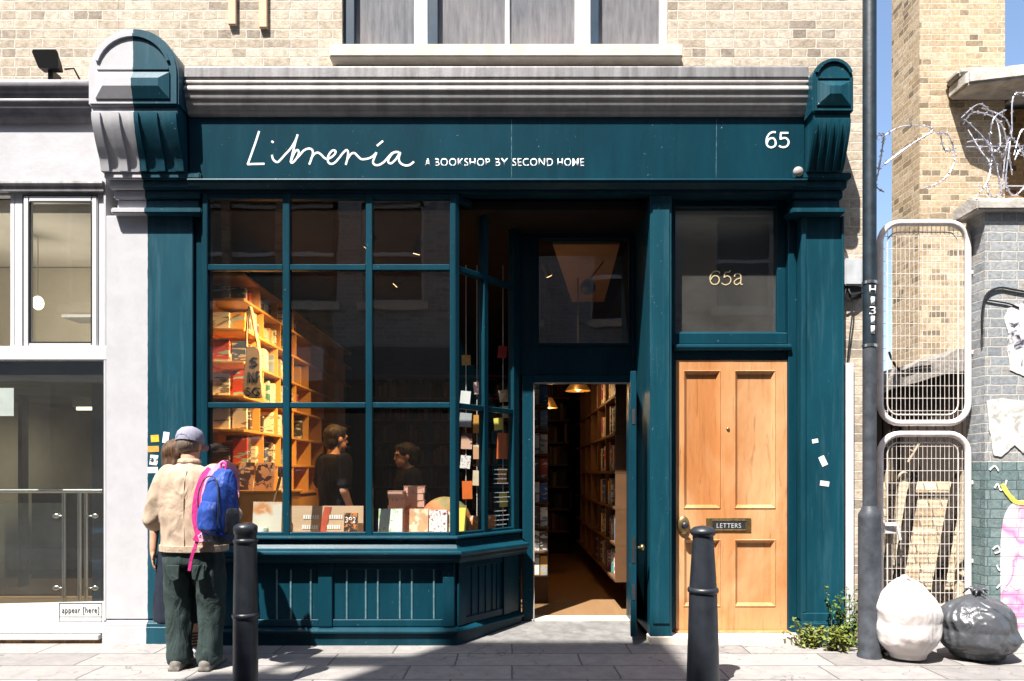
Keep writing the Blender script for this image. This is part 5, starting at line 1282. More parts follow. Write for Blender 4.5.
for a, b, top, n, lab in ((388, 404.5, 491, 6, 'thick pink book in the lower stack behind the green display book'), (403.5, 424, 486, 7, 'thick pink book in the taller stack behind the portrait display book')):
    y = .36 if n == 6 else .42; x0, x1 = PX(a, y), PX(b, y); z = .8305; h = (PZ(top, y) - .831) / n
    for i in range(n):
        j = rnd.uniform(-.006, .006); mb = MB(); mb.box(x0 + j, x1 + j, y, y + .11, z + i * h + .0005, z + (i + 1) * h - .002); mb.box(x0 + j - .004, x1 + j + .004, y - .003, y + .113, z + (i + 1) * h - .0018, z + (i + 1) * h - .0002)
        tag(mb.build('stacked_book', M['pink_b']), lab, 'book', 'pink books in the two window stacks')
# striped dome ornament
mb = MB(); y = .30; c = (PX(446, .3), .30, .95)
Rm = Matrix.Rotation(R(24), 3, 'Y'); mb.ell(c, (.22, .12, .21), Rm, 28, 16)
og = mb.build('round_ornament', M['dome'], smooth=180); tag(og, 'big round orange and green ornament leaning behind the bay corner post', 'ornament')
for v in og.data.vertices:
    if v.co.z < .832: v.co.z = .832
mb = MB(); mb.tube([(PX(430, .45), .45, .84), (PX(452, .5), .5, 1.12)], .008, 6); tag(mb.build('thin_stick', M['pale']), 'thin pale stick leaning across the round ornament', 'stick')
mb = MB(); mb.tube([(PX(266, .35), .35, .832), (PX(281, .6), .6, 1.35)], .012, 8); tag(mb.build('leaning_stick', M['ply_d']), 'brown walking stick leaning behind the cream picture board', 'stick')
mb = MB(); mb.lathe([(.03, 0), (.055, .02), (.06, .07), (.05, .09)], (PX(262, .06), .04, .831), 16); pot = mb.build('small_pot', M['cov_green'], smooth=50); tag(pot, 'little green and yellow pot at the foot of the cream picture board', 'pot')
# low yellow cabinet under the bookcase end, photo books on it
mb = MB(); mb.box(-2.40, -1.98, .58, .98, .06, PZ(493, .6)); mb.box(-2.42, -1.96, .565, 1.0, PZ(493, .6) + .001, PZ(493, .6) + .022); tag(mb.build('display_cabinet', M['ply'], None, .004), 'yellow plywood cabinet standing behind the cream picture board', 'cabinet')
zt_ = PZ(493, .6) + .023
for a, b, lab in ((237, 252, 'pink photo-covered book on the yellow cabinet, nearer the man'), (254, 273, 'pink photo-covered book on the yellow cabinet, nearer the window bar')):
    y = .70; t = thing('photo_book', lab, 'book', (PX(a, y), y, zt_), 'books and boards in the window display')
    mb = MB(); mb.extr([(PX(a, y), y, zt_), (PX(b, y), y, zt_), (PX(b, y), y + .06, zt_ + .25), (PX(a, y), y + .06, zt_ + .25)], (0, .02, 0)); mb.build('cover', M['photo'], t, .001)
# canvas bag hanging from the bookcase
yb4 = .74; tb = thing('tote_bag', 'pale canvas tote bag with black letters hanging from the yellow bookcase', 'bag', (PX(254, yb4), yb4, PZ(398, yb4)))
mb = MB(); P = [(PX(a, yb4), PZ(b, yb4)) for a, b in spline([(247,347),(260,349),(261,375),(263,392),(260,398),(245,396),(244,380),(246,360)], 3)]; mb.prof_y(P, yb4 - .02, yb4 + .02); mb.build('bag_body', M['canvas'], tb, .006, 2)
mb = MB()
for q in ([(247,349),(247,330),(249,310),(251,309),(255,330),(259,350)],): mb.tube([(PX(a, yb4), yb4, PZ(b, yb4)) for a, b in spline(q, 4)], .014, 6)
mb.build('strap', M['canvas'], tb)
for s_, q in (('S', (251, 258, 367, 357)), ('NF', (249, 260, 383, 371)), ('SG', (246, 260, 396, 387))):
    font_mesh(s_, (PX(q[0], yb4 - .02), PX(q[1], yb4 - .02), PZ(q[2], yb4 - .02), PZ(q[3], yb4 - .02), .02), lambda x, z: yb4 - .021).build('printed_letters', M['blackp'], tb)
mb = MB(); mb.tube([(PX(249, yb4), yb4, PZ(309, yb4)), (LX - .02, .86, PZ(309, yb4))], .006, 6); mb.build('hook', M['black'], tb)
# white lines of writing on the last angled pane
mb = MB(); rr2 = random.Random(3); p0, p1 = Vector((*canted(.52), 0)), Vector((*canted(.90), 0))
for k in range(13):
    z = PZ(470 + k * 4.6, .38)
    if k in (4, 8): continue
    t = .25
    while t < .95 - rr2.uniform(0, .2):
        l = rr2.uniform(.05, .14); a, b = p0.lerp(p1, t), p0.lerp(p1, min(.97, t + l)); o = nv * .001
        mb.extr([tuple(a + o) [:2] + (z,), tuple(b + o)[:2] + (z,), tuple(b + o)[:2] + (z + .007,), tuple(a + o)[:2] + (z + .007,)], nv * .001); t += l + .03
mb.build('painted_lines', M['letter'], bayo)
cdt = thing('reflection_cards', 'strings of colourful cards standing in for reflections in the angled bay panes', 'reflection cards', (-.18, .62, 1.9))  # cards hung in place of broken reflections on these panes
for px_ in (466, 477, 503): mb = MB(); mb.tube([(PX(px_, .62), .62, .85), (PX(px_, .62), .62, 3.2)], .003, 5); mb.build('string', M['paper'], cdt)
rr3 = random.Random(12); CC = [M['orange_p'], M['paper'], M['cov_pat'], M['cov_face'], M['red'], M['canvas'], M['cov_yel'], M['photo'], M['stk_o'], M['greybox']]
for px_, py_, w_, h_, k_ in ((503,446,11,26,0),(498,424,9,12,6),(506,412,8,12,5),(466,420,12,14,9),(478,424,9,18,8),(467,441,11,16,7),(477,452,8,14,3),(466,462,10,13,2),(503,476,9,16,8),(477,478,8,15,5),(467,490,10,18,0),(503,396,9,12,3),(466,398,10,14,1),(477,388,8,12,7),(503,352,9,12,4),(466,360,9,10,8),(503,500,8,14,6)):
    y = .60 + rr3.uniform(-.02, .01); a_ = rr3.uniform(-.12, .12); x0, x1, z0, z1 = PX(px_ - w_ / 2, y), PX(px_ + w_ / 2, y), PZ(py_ + h_ / 2, y), PZ(py_ - h_ / 2, y)
    mb = MB(); mb.box(x0, x1, y, y + .004, z0, z1); bmesh.ops.rotate(mb.b, verts=mb.b.verts, cent=((x0 + x1) / 2, y, z1), matrix=Matrix.Rotation(a_, 3, 'Y')); mb.build('card', CC[k_], cdt)
# ---- lamps in the shop
def pendant(x, y, z, lab, power, r=.11, down=True):
    t = thing('pendant_lamp', lab, 'lamp', (x, y, z), 'lamps hanging in the shop')
    mb = MB(); mb.tube([(x, y, z + .12), (x, y, 3.50)], .006, 6); mb.build('cord', M['black'], t)
    mb = MB(); n = 20
    mb.rings([[(x + rr_ * math.cos(6.2832 * i / n), y + rr_ * math.sin(6.2832 * i / n), z + h_) for i in range(n)] for rr_, h_ in ((.02, .12), (.04, .11), (r * .75, .05), (r, 0), (r - .006, 0), (r * .7, .045), (.03, .10), (.012, .108))], cap=False); mb.build('shade', M['shade'], t, smooth=50)
    mb = MB(); mb.ell((x, y, z + .035), (.032, .032, .038)); mb.build('bulb', M['lamp_e'], t, smooth=180)
    if power:
        l = bpy.data.lights.new('pendant_glow', 'POINT'); l.energy = power; l.color = (1, .56, .22); l.shadow_soft_size = .05
        o = bpy.data.objects.new('pendant_glow', l); COL.objects.link(o); o.location = (x, y, z - .04)
def spot_lamp(x, y, aim, lab, power, cone=80):
    z = 3.40; t = thing('spot_lamp', lab, 'lamp', (x, y, z), 'small spot lamps under the ceiling'); d = (Vector(aim) - Vector((x, y, z))).normalized()
    mb = MB(); mb.tube([(x, y, 3.499), (x, y, z + .03)], .008, 6); mb.build('stem', M['black'], t)
    p = Vector((x, y, z)); mb = MB(); mb.tube([p - d * .06, p + d * .06], .036, 14); mb.build('housing', M['black'], t, smooth=40)
    mb = MB(); mb.tube([p + d * .0605, p + d * .063], .030, 14); mb.build('lens', M['lamp_e'], t)
    l = bpy.data.lights.new('spot_glow', 'SPOT'); l.energy = power; l.color = (1, .58, .22); l.spot_size = R(cone); l.spot_blend = .8; l.shadow_soft_size = .04
    o = bpy.data.objects.new('spot_glow', l); COL.objects.link(o); o.location = p + d * .07; o.rotation_euler = d.to_track_quat('-Z', 'Y').to_euler()
spot_lamp(-1.25, .62, (-2.6, 1.3, 1.9), 'small black spot lamp closest to the bay, aimed at the yellow bookcase', 330, 70)
spot_lamp(-1.2, 1.9, (-2.6, 2.2, 1.9), 'small black spot lamp farther in, aimed along the yellow bookcase', 90, 75)
spot_lamp(.35, 1.5, (1.2, 2.2, 1.7), 'small black spot lamp aimed at the brown bookcase inside the door', 20, 75)
spot_lamp(-.85, .75, (-1.45, 1.35, 1.3), 'added small black spot lamp brightening the people behind the window display', 55, 60)  # lamp added to brighten the two figures
pendant(PX(549, 2.4), 2.4, PZ(408, 2.4), 'round brass lamp low in the doorway view', 1.6, .10)
pendant(PX(578, 2.0), 2.0, PZ(391, 2.0), 'wide brass lamp high in the doorway view', 1.6, .14)
pl = thing('ceiling_lamp', 'round black lamp hanging under the beige ceiling seen through the shop fanlight', 'lamp', (PX(588, 1.3), 1.3, PZ(294, 1.3)), 'lamps hanging in the shop')
mb = MB(); mb.ell((PX(588, 1.3), 1.3, PZ(287, 1.3)), (.075, .075, .075)); mb.build('globe', M['black'], pl, smooth=180)
mb = MB(); mb.tube([(PX(588, 1.3), 1.3, PZ(287, 1.3) + .05), (PX(604, 1.3), 1.32, 3.44)], .008, 6); mb.build('stem', M['brass'], pl)
mb = MB(); mb.tube([(1.75, 2.2, 3.45), (1.75, 2.2, 3.1)], .01, 6); mb.lathe([(.02, .1), (.1, .06), (.16, 0), (.02, .0)], (1.75, 2.2, 3.0), 16); tag(mb.build('hall_lamp', M['black'], smooth=40), 'dark lamp hanging in the hall behind the 65a fanlight', 'lamp')

# ================================================================== people
def folds(amp, sc_, seed, vs=.6):
    o = Vector((seed * 5.3, seed * 2.1, seed * 7.7))
    def w(co, n):
        q = Vector((co.x * sc_, co.y * sc_, co.z * sc_ * vs)) + o
        d = 1 - abs(noise.noise(q + .6 * noise.noise_vector(q * .7))) * 2
        return co + n * amp * (d * .9 + .35 * noise.noise(q * 2.3))
    return w
def head(mb, c, f, tilt=0, s=1.0):
    """skull, jaw, nose, brow and ears; f = unit facing direction in plan. Returns (right, forward, up)"""
    f = Vector((f[0], f[1], 0)).normalized(); r = Vector((f.y, -f.x, 0)); c = Vector(c)
    u = Vector((0, 0, 1)); F = (f * math.cos(tilt) - u * math.sin(tilt)).normalized(); U = (u * math.cos(tilt) + f * math.sin(tilt)).normalized()
    M3 = Matrix((r, F, U)).transposed(); P = lambda a, b, d: c + r * a * s + F * b * s + U * d * s
    mb.ell(P(0, -.008, .022), (.074 * s, .094 * s, .092 * s), M3); mb.ell(P(0, .022, -.045), (.056 * s, .066 * s, .068 * s), M3)
    mb.ell(P(0, .055, -.088), (.030 * s, .026 * s, .022 * s), M3)
    mb.cap(P(0, .086, .010), P(0, .101, -.024), .008 * s, .011 * s); mb.ell(P(0, .084, .028), (.05 * s, .014 * s, .012 * s), M3); mb.ell(P(0, .083, -.058), (.024 * s, .012 * s, .011 * s), M3)
    for k in (-1, 1): mb.ell(P(.076 * k, -.006, -.008), (.010 * s, .020 * s, .032 * s), M3)
    return P, M3
def features(root, P, M3, s=1.0):
    mb = MB()
    for k in (-1, 1): mb.ell(P(.031 * k, .083, .008), (.012 * s, .006 * s, .006 * s), M3, 10, 8)
    mb.build('eyes', M['hair_d'], root, smooth=180)
    mb = MB(); mb.ell(P(0, .094, -.058), (.022 * s, .005 * s, .004 * s), M3, 10, 8); mb.build('mouth', plain('lips', (.36, .12, .10), .5), root, smooth=180)
def hand(mb, w, d, pn, s=1.0, curl=.35, side=1):
    """w wrist, d pointing direction, pn palm normal; thumb leaves the palm's side"""
    w, d, pn = Vector(w), Vector(d).normalized(), Vector(pn).normalized(); pn = (pn - d * pn.dot(d)).normalized(); a = d.cross(pn) * side
    M3 = Matrix((a, d, pn)).transposed(); mb.ell(w + d * .045 * s, (.040 * s, .052 * s, .016 * s), M3); mb.cap(w - d * .03 * s, w + d * .02 * s, .026 * s, .026 * s)
    for i, (o, l) in enumerate(((-.029, .062), (-.010, .074), (.010, .069), (.028, .054))):
        p = w + d * .082 * s + a * o * s; q = p; dd = Vector(d)
        for j, k in enumerate((.45, .32, .23)):
            dd = (dd + pn * curl * (.5 + .35 * j)).normalized(); q2 = q + dd * l * k * s * 1.05; mb.cap(q, q2, .0092 * s, .0086 * s, 8); q = q2
    t0 = w + d * .018 * s - a * .030 * s; t1 = t0 + (d * .7 - a * .65 + pn * .3).normalized() * .038 * s; t2 = t1 + (d * .9 - a * .15 + pn * .4).normalized() * .032 * s
    mb.cap(t0, t1, .014 * s, .011 * s, 8); mb.cap(t1, t2, .011 * s, .009 * s, 8)
# ---- the man with the rucksack, seen from behind
man = thing('person', 'man in lavender grey cap, beige jacket and dark green trousers, back turned, with rucksack', 'person', (-2.23, -.74, 0))
mb = MB(); hc = (-2.262, -.70, 1.552)
P, M3 = head(mb, hc, (.14, 1), .22)
mb.chain([(-2.258, -.725, 1.50), (-2.248, -.745, 1.39)], [.054, .064])
mb.loft([(-2.24, -.745, 1.40, .07, .06), (-2.235, -.745, 1.36, .17, .085), (-2.235, -.745, 1.22, .185, .11), (-2.225, -.745, 1.0, .165, .105), (-2.22, -.745, .86, .18, .115), (-2.22, -.745, .80, .17, .11)])
mb.chain([(-2.41, -.745, 1.345), (-2.485, -.74, 1.05), (-2.60, -.54, 1.0)], [.06, .045, .03]); hand(mb, (-2.603, -.53, 1.0), (-.3, 1, -.05), (.9, .1, -.3), 1.0, .4, -1)
mb.chain([(-2.065, -.745, 1.345), (-1.995, -.68, 1.07), (-2.03, -.47, 1.06)], [.06, .045, .03]); hand(mb, (-2.03, -.46, 1.06), (-.2, 1, .2), (-.9, .1, -.2), 1.0, .5, 1)
for x0, x1, x2, y2 in ((-2.315, -2.325, -2.315, -.735), (-2.125, -2.105, -2.11, -.75)):
    mb.chain([(x0, -.745, .84), (x1, -.725, .46), (x2, y2, .08)], [.092, .062, .042]); mb.cap((x2, y2 - .03, .045), (x2, y2 + .14, .035), .04, .032)
organic(mb, 'body', M['skin'], man, .0075, 4); features(man, P, M3)
mb = MB()
mb.loft([(-2.252, -.735, 1.425, .066, .066), (-2.248, -.742, 1.40, .10, .075), (-2.24, -.745, 1.375, .185, .10), (-2.235, -.745, 1.30, .222, .125), (-2.232, -.745, 1.15, .222, .14), (-2.225, -.745, 1.0, .218, .14), (-2.218, -.745, .87, .222, .145), (-2.216, -.745, .825, .228, .15)], 32)
mb.chain([(-2.395, -.745, 1.335), (-2.45, -.75, 1.19), (-2.49, -.745, 1.04), (-2.545, -.64, 1.015), (-2.585, -.565, 1.005)], [.082, .078, .070, .060, .052])
mb.chain([(-2.08, -.745, 1.335), (-2.03, -.725, 1.19), (-1.99, -.69, 1.06), (-2.02, -.58, 1.055), (-2.03, -.50, 1.06)], [.082, .076, .068, .058, .052])
jk = organic(mb, 'jacket', M['jacket'], man, .012, 5, folds(.013, 8, 3, .7))
mb = MB(); mb.loft([(-2.255, -.732, 1.425, .082, .078), (-2.256, -.728, 1.455, .074, .074), (-2.256, -.728, 1.462, .066, .066)], 24); organic(mb, 'collar', M['jacket'], man, .009, 3)
mb = MB(); mb.rings([[(-2.216 + rx * math.cos(6.2832 * i / 32), -.745 + ry * math.sin(6.2832 * i / 32), z) for i in range(32)] for rx, ry, z in ((.226, .150, .822), (.236, .158, .822), (.236, .158, .862), (.226, .150, .866))], cap=False); mb.build('hem', M['jacket'], man, smooth=60)
mb = MB()
mb.loft([(-2.22, -.745, .86, .195, .125), (-2.22, -.745, .80, .195, .132), (-2.22, -.745, .73, .192, .13)], 28)
mb.chain([(-2.315, -.745, .76), (-2.322, -.735, .60), (-2.328, -.728, .44), (-2.322, -.735, .25), (-2.318, -.742, .075)], [.106, .098, .086, .079, .077])
mb.chain([(-2.122, -.745, .76), (-2.108, -.735, .60), (-2.100, -.728, .44), (-2.105, -.738, .25), (-2.108, -.755, .07)], [.106, .098, .086, .079, .077])
def cut(w):
    def g(co, n):
        c = w(co, n); c.z = max(c.z, .035); return c
    return g
organic(mb, 'trousers', M['trouser'], man, .012, 4, cut(folds(.014, 9, 8, .45)))
for x, y, a in ((-2.318, -.742, .12), (-2.108, -.755, -.15)):
    mb = MB(); dx = math.sin(-a); mb.cap((x - dx * .02, y - .055, .04), (x + dx * .16, y + .17, .035), .046, .038); mb.box(x - .042, x + .042, y - .10, y + .19, .0, .022); organic(mb, 'shoe', M['shoe'], man, .008, 4)
for k in (-.085, .085):
    mb = MB(); mb.prof_y([(-2.216 + k - .045, .735), (-2.216 + k + .045, .735), (-2.216 + k + .04, .64), (-2.216 + k, .625), (-2.216 + k - .04, .64)], -.884, -.868); mb.build('back_pocket', M['trouser'], man, .004)
mb = MB(); mb.tube([(-2.22, -.852, 1.375), (-2.226, -.876, 1.30), (-2.225, -.893, 1.15), (-2.22, -.893, 1.0), (-2.216, -.902, .87)], .0035, 5); mb.build('back_seam', M['jacket'], man)
# hair and cap
mb = MB(); mb.ell(P(0, -.022, .0), (.079, .092, .078), M3); hh = organic(mb, 'hair', M['hair_g'], man, .008, 3)
cut_pts = []
bm = bmesh.new(); bm.from_mesh(hh.data); inv = M3.transposed(); hcv = Vector(hc)
def loc_(co): return inv @ (co - hcv)
bmesh.ops.delete(bm, geom=[v for v in bm.verts if loc_(v.co).y > .012], context='VERTS'); bm.to_mesh(hh.data); bm.free()
mb = MB(); U = M3.col[2]; Fv = M3.col[1]; Rv = M3.col[0]
secs = []
for h_, k, fw in ((.018, 1.0, -.012), (.05, 1.02, -.012), (.085, .94, -.012), (.112, .72, -.012), (.126, .42, -.012), (.131, .12, -.012)):
    secs.append([Vector(hc) + U * h_ + Fv * (fw + .108 * k * math.sin(6.2832 * i / 28)) + Rv * .089 * k * math.cos(6.2832 * i / 28) for i in range(28)])
mb.rings(secs); capo = mb.build('cap', M['cap'], man, smooth=60)
mb = MB(); brim = []
for k in (0, 1):
    brim.append([Vector(hc) + U * (.024 + .004 * k - .03 * math.sin(math.pi * i / 12)) + Fv * (.075 + .085 * math.sin(math.pi * i / 12)) + Rv * .082 * math.cos(math.pi * i / 12) for i in range(13)])
mb.rings(brim); mb.build('brim', M['cap'], capo)
mb = MB(); mb.ell(Vector(hc) + U * .133 + Fv * -.012, (.01, .01, .006)); mb.build('button', M['cap'], capo)
mb = MB()                       # strap opening at the back: band arching over hair
mb.tube([Vector(hc) + U * (.022 + .032 * math.sin(math.pi * i / 10)) - Fv * (.121 - .02 * abs(i - 5) / 5) + Rv * .045 * math.cos(math.pi * i / 10) for i in range(11)], .006, 6); mb.build('back_strap', M['cap'], capo)
# ---- rucksack on his right shoulder
bpk = thing('rucksack', 'blue and magenta rucksack slung on the shoulder of the man in the beige jacket', 'rucksack', (-1.98, -.94, .90))
ang = R(-28); ca, sa = math.cos(ang), math.sin(ang)
def bp3(u, v, z): u *= .86; return (-1.955 + u * ca - v * sa, -.955 + u * sa + v * ca, z)
def se(u0, v0, z, ru, rv, n=28, e=.6):
    out = []
    for i in range(n):
        a = 6.2832 * i / n; c_, s_ = math.cos(a), math.sin(a)
        out.append(bp3(u0 + ru * abs(c_) ** e * (1 if c_ > 0 else -1), v0 + rv * abs(s_) ** e * (1 if s_ > 0 else -1), z))
    return out
mb = MB(); mb.rings([se(.0, .01, .92, .095, .06), se(0, 0, .945, .122, .085), se(0, 0, 1.05, .128, .095), se(0, .005, 1.2, .12, .088), se(.0, .02, 1.31, .10, .07), se(0, .035, 1.37, .07, .045), se(0, .04, 1.39, .035, .02)])
organic(mb, 'main_pack', M['blue'], bpk, .010, 4, folds(.008, 9, 12, .5))
mb = MB(); mb.rings([se(.0, -.07, .965, .078, .03), se(0, -.082, .99, .098, .045), se(0, -.082, 1.12, .096, .045), se(0, -.07, 1.17, .085, .03)]); organic(mb, 'front_pocket', M['blue'], bpk, .009, 3, folds(.006, 13, 14, .6))
mb = MB(); mb.rings([se(.118, .01, .945, .02, .05), se(.128, .01, .97, .028, .06), se(.126, .01, 1.09, .024, .055), se(.118, .015, 1.13, .012, .04)]); organic(mb, 'side_pocket', M['greyp'], bpk, .009, 3)
mb = MB(); mb.rings([se(.0, .0, .885, .08, .055), se(0, 0, .905, .112, .08), se(0, 0, .95, .118, .088)]); organic(mb, 'base', M['greyp'], bpk, .010, 3)
def strap(pts, w, mat, name, th=.012):
    mb = MB(); f = spline(pts, 5); n = len(f); rr_ = []
    for i in range(n):
        a, b = Vector(f[max(i - 1, 0)]), Vector(f[min(i + 1, n - 1)]); d = (b - a).normalized(); s_ = d.cross(Vector((.25, -1, .1))).normalized(); nn = d.cross(s_)
        p = Vector(f[i]); rr_.append([p + s_ * w / 2 + nn * th / 2, p - s_ * w / 2 + nn * th / 2, p - s_ * w / 2 - nn * th / 2, p + s_ * w / 2 - nn * th / 2])
    mb.rings(rr_); return mb.build(name, mat, bpk, .003, 2, 60)
strap([(-2.050, -.86, 1.385), (-2.085, -.90, 1.32), (-2.115, -.925, 1.18), (-2.120, -.93, 1.05), (-2.100, -.93, .95), (-2.120, -.93, .90)], .055, M['pink'], 'shoulder_strap', .02)
strap([(-1.980, -.80, 1.425), (-2.010, -.86, 1.40), (-2.040, -.90, 1.34), (-2.065, -.935, 1.22), (-2.070, -.94, 1.10)], .035, M['pinkl'], 'padding')
strap([(-2.000, -.81, 1.41), (-2.000, -.72, 1.425), (-1.980, -.62, 1.36), (-1.980, -.60, 1.2)], .05, M['pinkl'], 'shoulder_strap', .016)
strap([(-2.100, -.925, .95), (-2.130, -.93, .86), (-2.155, -.93, .78), (-2.170, -.925, .70)], .022, M['pink'], 'loose_strap', .004)
strap([(-2.090, -.935, .955), (-2.070, -.935, .93), (-2.100, -.94, .92)], .05, M['pinkl'], 'buckle')
mb = MB(); mb.tube([bp3(*v) for v in spline([(-.02, .03, 1.385), (-.02, .03, 1.425), (.03, .03, 1.425), (.03, .03, 1.385)], 5)], .008, 6); mb.build('grab_loop', M['pink'], bpk)
mb = MB(); mb.tube([bp3(*v) for v in spline([(-.11, -.075, 1.0), (-.10, -.10, 1.2), (-.06, -.075, 1.32), (.04, -.07, 1.33), (.10, -.08, 1.22), (.115, -.10, 1.02)], 6)], .005, 5); mb.build('zip', M['greyp'], bpk)
# ---- the woman beyond him
wom = thing('person', 'light brown haired woman in a navy dress, mostly hidden beyond the man in the cap', 'person', (-2.42, -.42, 0))
mb = MB(); wh = (-2.515, -.40, 1.485); P2, N3 = head(mb, wh, (-.5, 1), .1, .93)
mb.chain([(-2.52, -.42, 1.42), (-2.47, -.43, 1.32)], [.046, .052])
mb.loft([(-2.46, -.43, 1.33, .06, .05), (-2.44, -.43, 1.28, .15, .08), (-2.43, -.43, 1.1, .15, .10), (-2.42, -.43, .95, .13, .09), (-2.42, -.43, .80, .17, .11), (-2.42, -.43, .72, .16, .11)])
mb.chain([(-2.58, -.43, 1.27), (-2.628, -.46, 1.02), (-2.622, -.50, .80)], [.048, .038, .026]); hand(mb, (-2.622, -.50, .79), (.0, -.02, -1), (.9, .3, 0), .92, .3, 1)
mb.chain([(-2.30, -.43, 1.27), (-2.24, -.36, 1.04), (-2.32, -.22, 1.08)], [.048, .038, .026]); hand(mb, (-2.325, -.21, 1.085), (-.4, 1, .3), (0, 0, -1), .92, .4, 1)
for x, yy in ((-2.50, -.40), (-2.352, -.44)):
    mb.chain([(x, -.43, .76), (x, -.42, .44), (x, yy, .08)], [.08, .055, .034]); mb.cap((x, yy - .02, .04), (x, yy + .12, .03), .032, .026)
organic(mb, 'body', M['skin'], wom, .0075, 4); features(wom, P2, N3, .93)
mb = MB(); mb.loft([(-2.45, -.43, 1.32, .13, .08), (-2.43, -.43, 1.26, .165, .10), (-2.425, -.43, 1.1, .168, .118), (-2.42, -.43, .95, .15, .11), (-2.42, -.43, .75, .195, .14), (-2.425, -.43, .5, .205, .16), (-2.43, -.43, .29, .215, .17), (-2.43, -.43, .275, .213, .168)], 30)
organic(mb, 'dress', M['navy'], wom, .012, 3, folds(.010, 8, 5, .3))
mb = MB(); mb.ell(P2(0, -.022, .022), (.085, .098, .10), N3); mb.ell(P2(0, -.06, -.06), (.07, .05, .10), N3); mb.ell(P2(-.055, -.01, -.03), (.03, .05, .09), N3); mb.ell(P2(.055, -.01, -.03), (.03, .05, .09), N3)
organic(mb, 'hair', M['hair_b'], wom, .010, 3, folds(.010, 26, 4, .22))
for x, yy in ((-2.50, -.40), (-2.352, -.44)):
    mb = MB(); mb.cap((x, yy - .035, .042), (x, yy + .13, .034), .042, .034); mb.box(x - .036, x + .036, yy - .07, yy + .15, 0, .02); organic(mb, 'shoe', M['shoew'], wom, .009, 3)
    mb = MB()
    for k in range(5): mb.lathe([(.036, .085 + k * .022), (.044, .088 + k * .022), (.044, .096 + k * .022), (.036, .099 + k * .022)], (x, yy, 0), 18)
    mb.build('striped_sock', M['black'] if x > -2.4 else M['shoew'], wom, smooth=60)
# ---- two people inside the shop
def staff(lab, base, top, f, hair_m, long_hair, s=1.0, arms=None):
    x, y = base; t = thing('person', lab, 'person', (x, y, .06)); f = Vector((f[0], f[1], 0)).normalized(); r = Vector((f.y, -f.x, 0))
    hc_ = Vector((x, y, top - .125 * s)) + f * .03
    def q(a, b, z): return Vector((x, y, z)) + r * a + f * b
    H = top - .06; sh = .06 + H * .815; wa = .06 + H * .56; hp_ = .06 + H * .50
    mb = MB(); Pq, Q3 = head(mb, hc_, f, .05, s)
    mb.cap(q(0, .01, top - .20 * s), q(0, -.015, sh), .053 * s, .06 * s)
    def ring_loft(mb, secs, n=26):
        mb.rings([[q(a * math.cos(6.2832 * i / n), b0 + b * math.sin(6.2832 * i / n), z) for i in range(n)] for a, b, b0, z in secs])
    ring_loft(mb, [(.07, .06, -.015, sh + .03), (.17, .085, -.015, sh), (.175, .11, 0, sh - .2), (.145, .1, 0, wa), (.165, .11, 0, hp_)])
    A = arms or [[(-.20, 0, sh - .03), (-.255, -.03, sh - .31), (-.235, .08, sh - .55)], [(.20, 0, sh - .03), (.255, -.03, sh - .31), (.235, .08, sh - .55)]]
    for i, a in enumerate(A):
        p = [q(*v) for v in a]; mb.chain(p, [.056, .042, .028]); d = (p[2] - p[1]).normalized(); hand(mb, p[2], d, r * (1 if i == 0 else -1), s, .35, 1 if i == 0 else -1)
    for k in (-.09, .09): mb.chain([q(k, 0, hp_), q(k, .01, .06 + H * .27), q(k, 0, .14)], [.085, .06, .042]); mb.cap(q(k, -.03, .10), q(k, .13, .095), .04, .032)
    organic(mb, 'body', M['skin'], t, .009, 4); features(t, Pq, Q3, s)
    mb = MB(); ring_loft(mb, [(.085, .075, -.015, sh + .035), (.19, .1, -.015, sh + .008), (.215, .13, 0, sh - .08), (.205, .135, 0, sh - .22), (.18, .125, 0, wa), (.19, .13, 0, hp_ - .02)])
    for a in A: p = [q(*v) for v in a]; mb.chain([p[0], p[0].lerp(p[1], .72)], [.082, .072])
    organic(mb, 'shirt', M['blackc'], t, .012, 4, folds(.009, 8, 6, .6))
    mb = MB()
    for k in (-.09, .09): mb.chain([q(k, 0, hp_ + .01), q(k, .01, .06 + H * .27), q(k, 0, .13)], [.11, .085, .07])
    organic(mb, 'trousers', M['blackc'], t, .014, 4)
    for k in (-.09, .09): mb = MB(); mb.cap(q(k, -.03, .105), q(k, .15, .10), .044, .036); organic(mb, 'shoe', M['black'], t, .010, 3)
    mb = MB(); mb.ell(Pq(0, -.022, .038), (.084 * s, .10 * s, .095 * s), Q3); mb.ell(Pq(0, -.055, -.03), (.07 * s, .055 * s, .07 * s), Q3); mb.ell(Pq(0, .05, .088), (.055 * s, .04 * s, .028 * s), Q3)
    if long_hair: mb.ell(Pq(0, -.105, .05), (.045, .045, .045), Q3)
    organic(mb, 'hair', hair_m, t, .009, 3, folds(.005, 20, 3, .3))
staff('man in a black short sleeved shirt turning away inside the shop', (PX(334, 1.3), 1.3), PZ(425, 1.3), (.75, .66), M['hair_d'], False, 1.1)
staff('dark haired woman in black looking sideways behind the stacked pink books', (PX(408, 1.4), 1.4), PZ(443, 1.4), (-.93, -.36), M['hair_d'], True, 1.05)

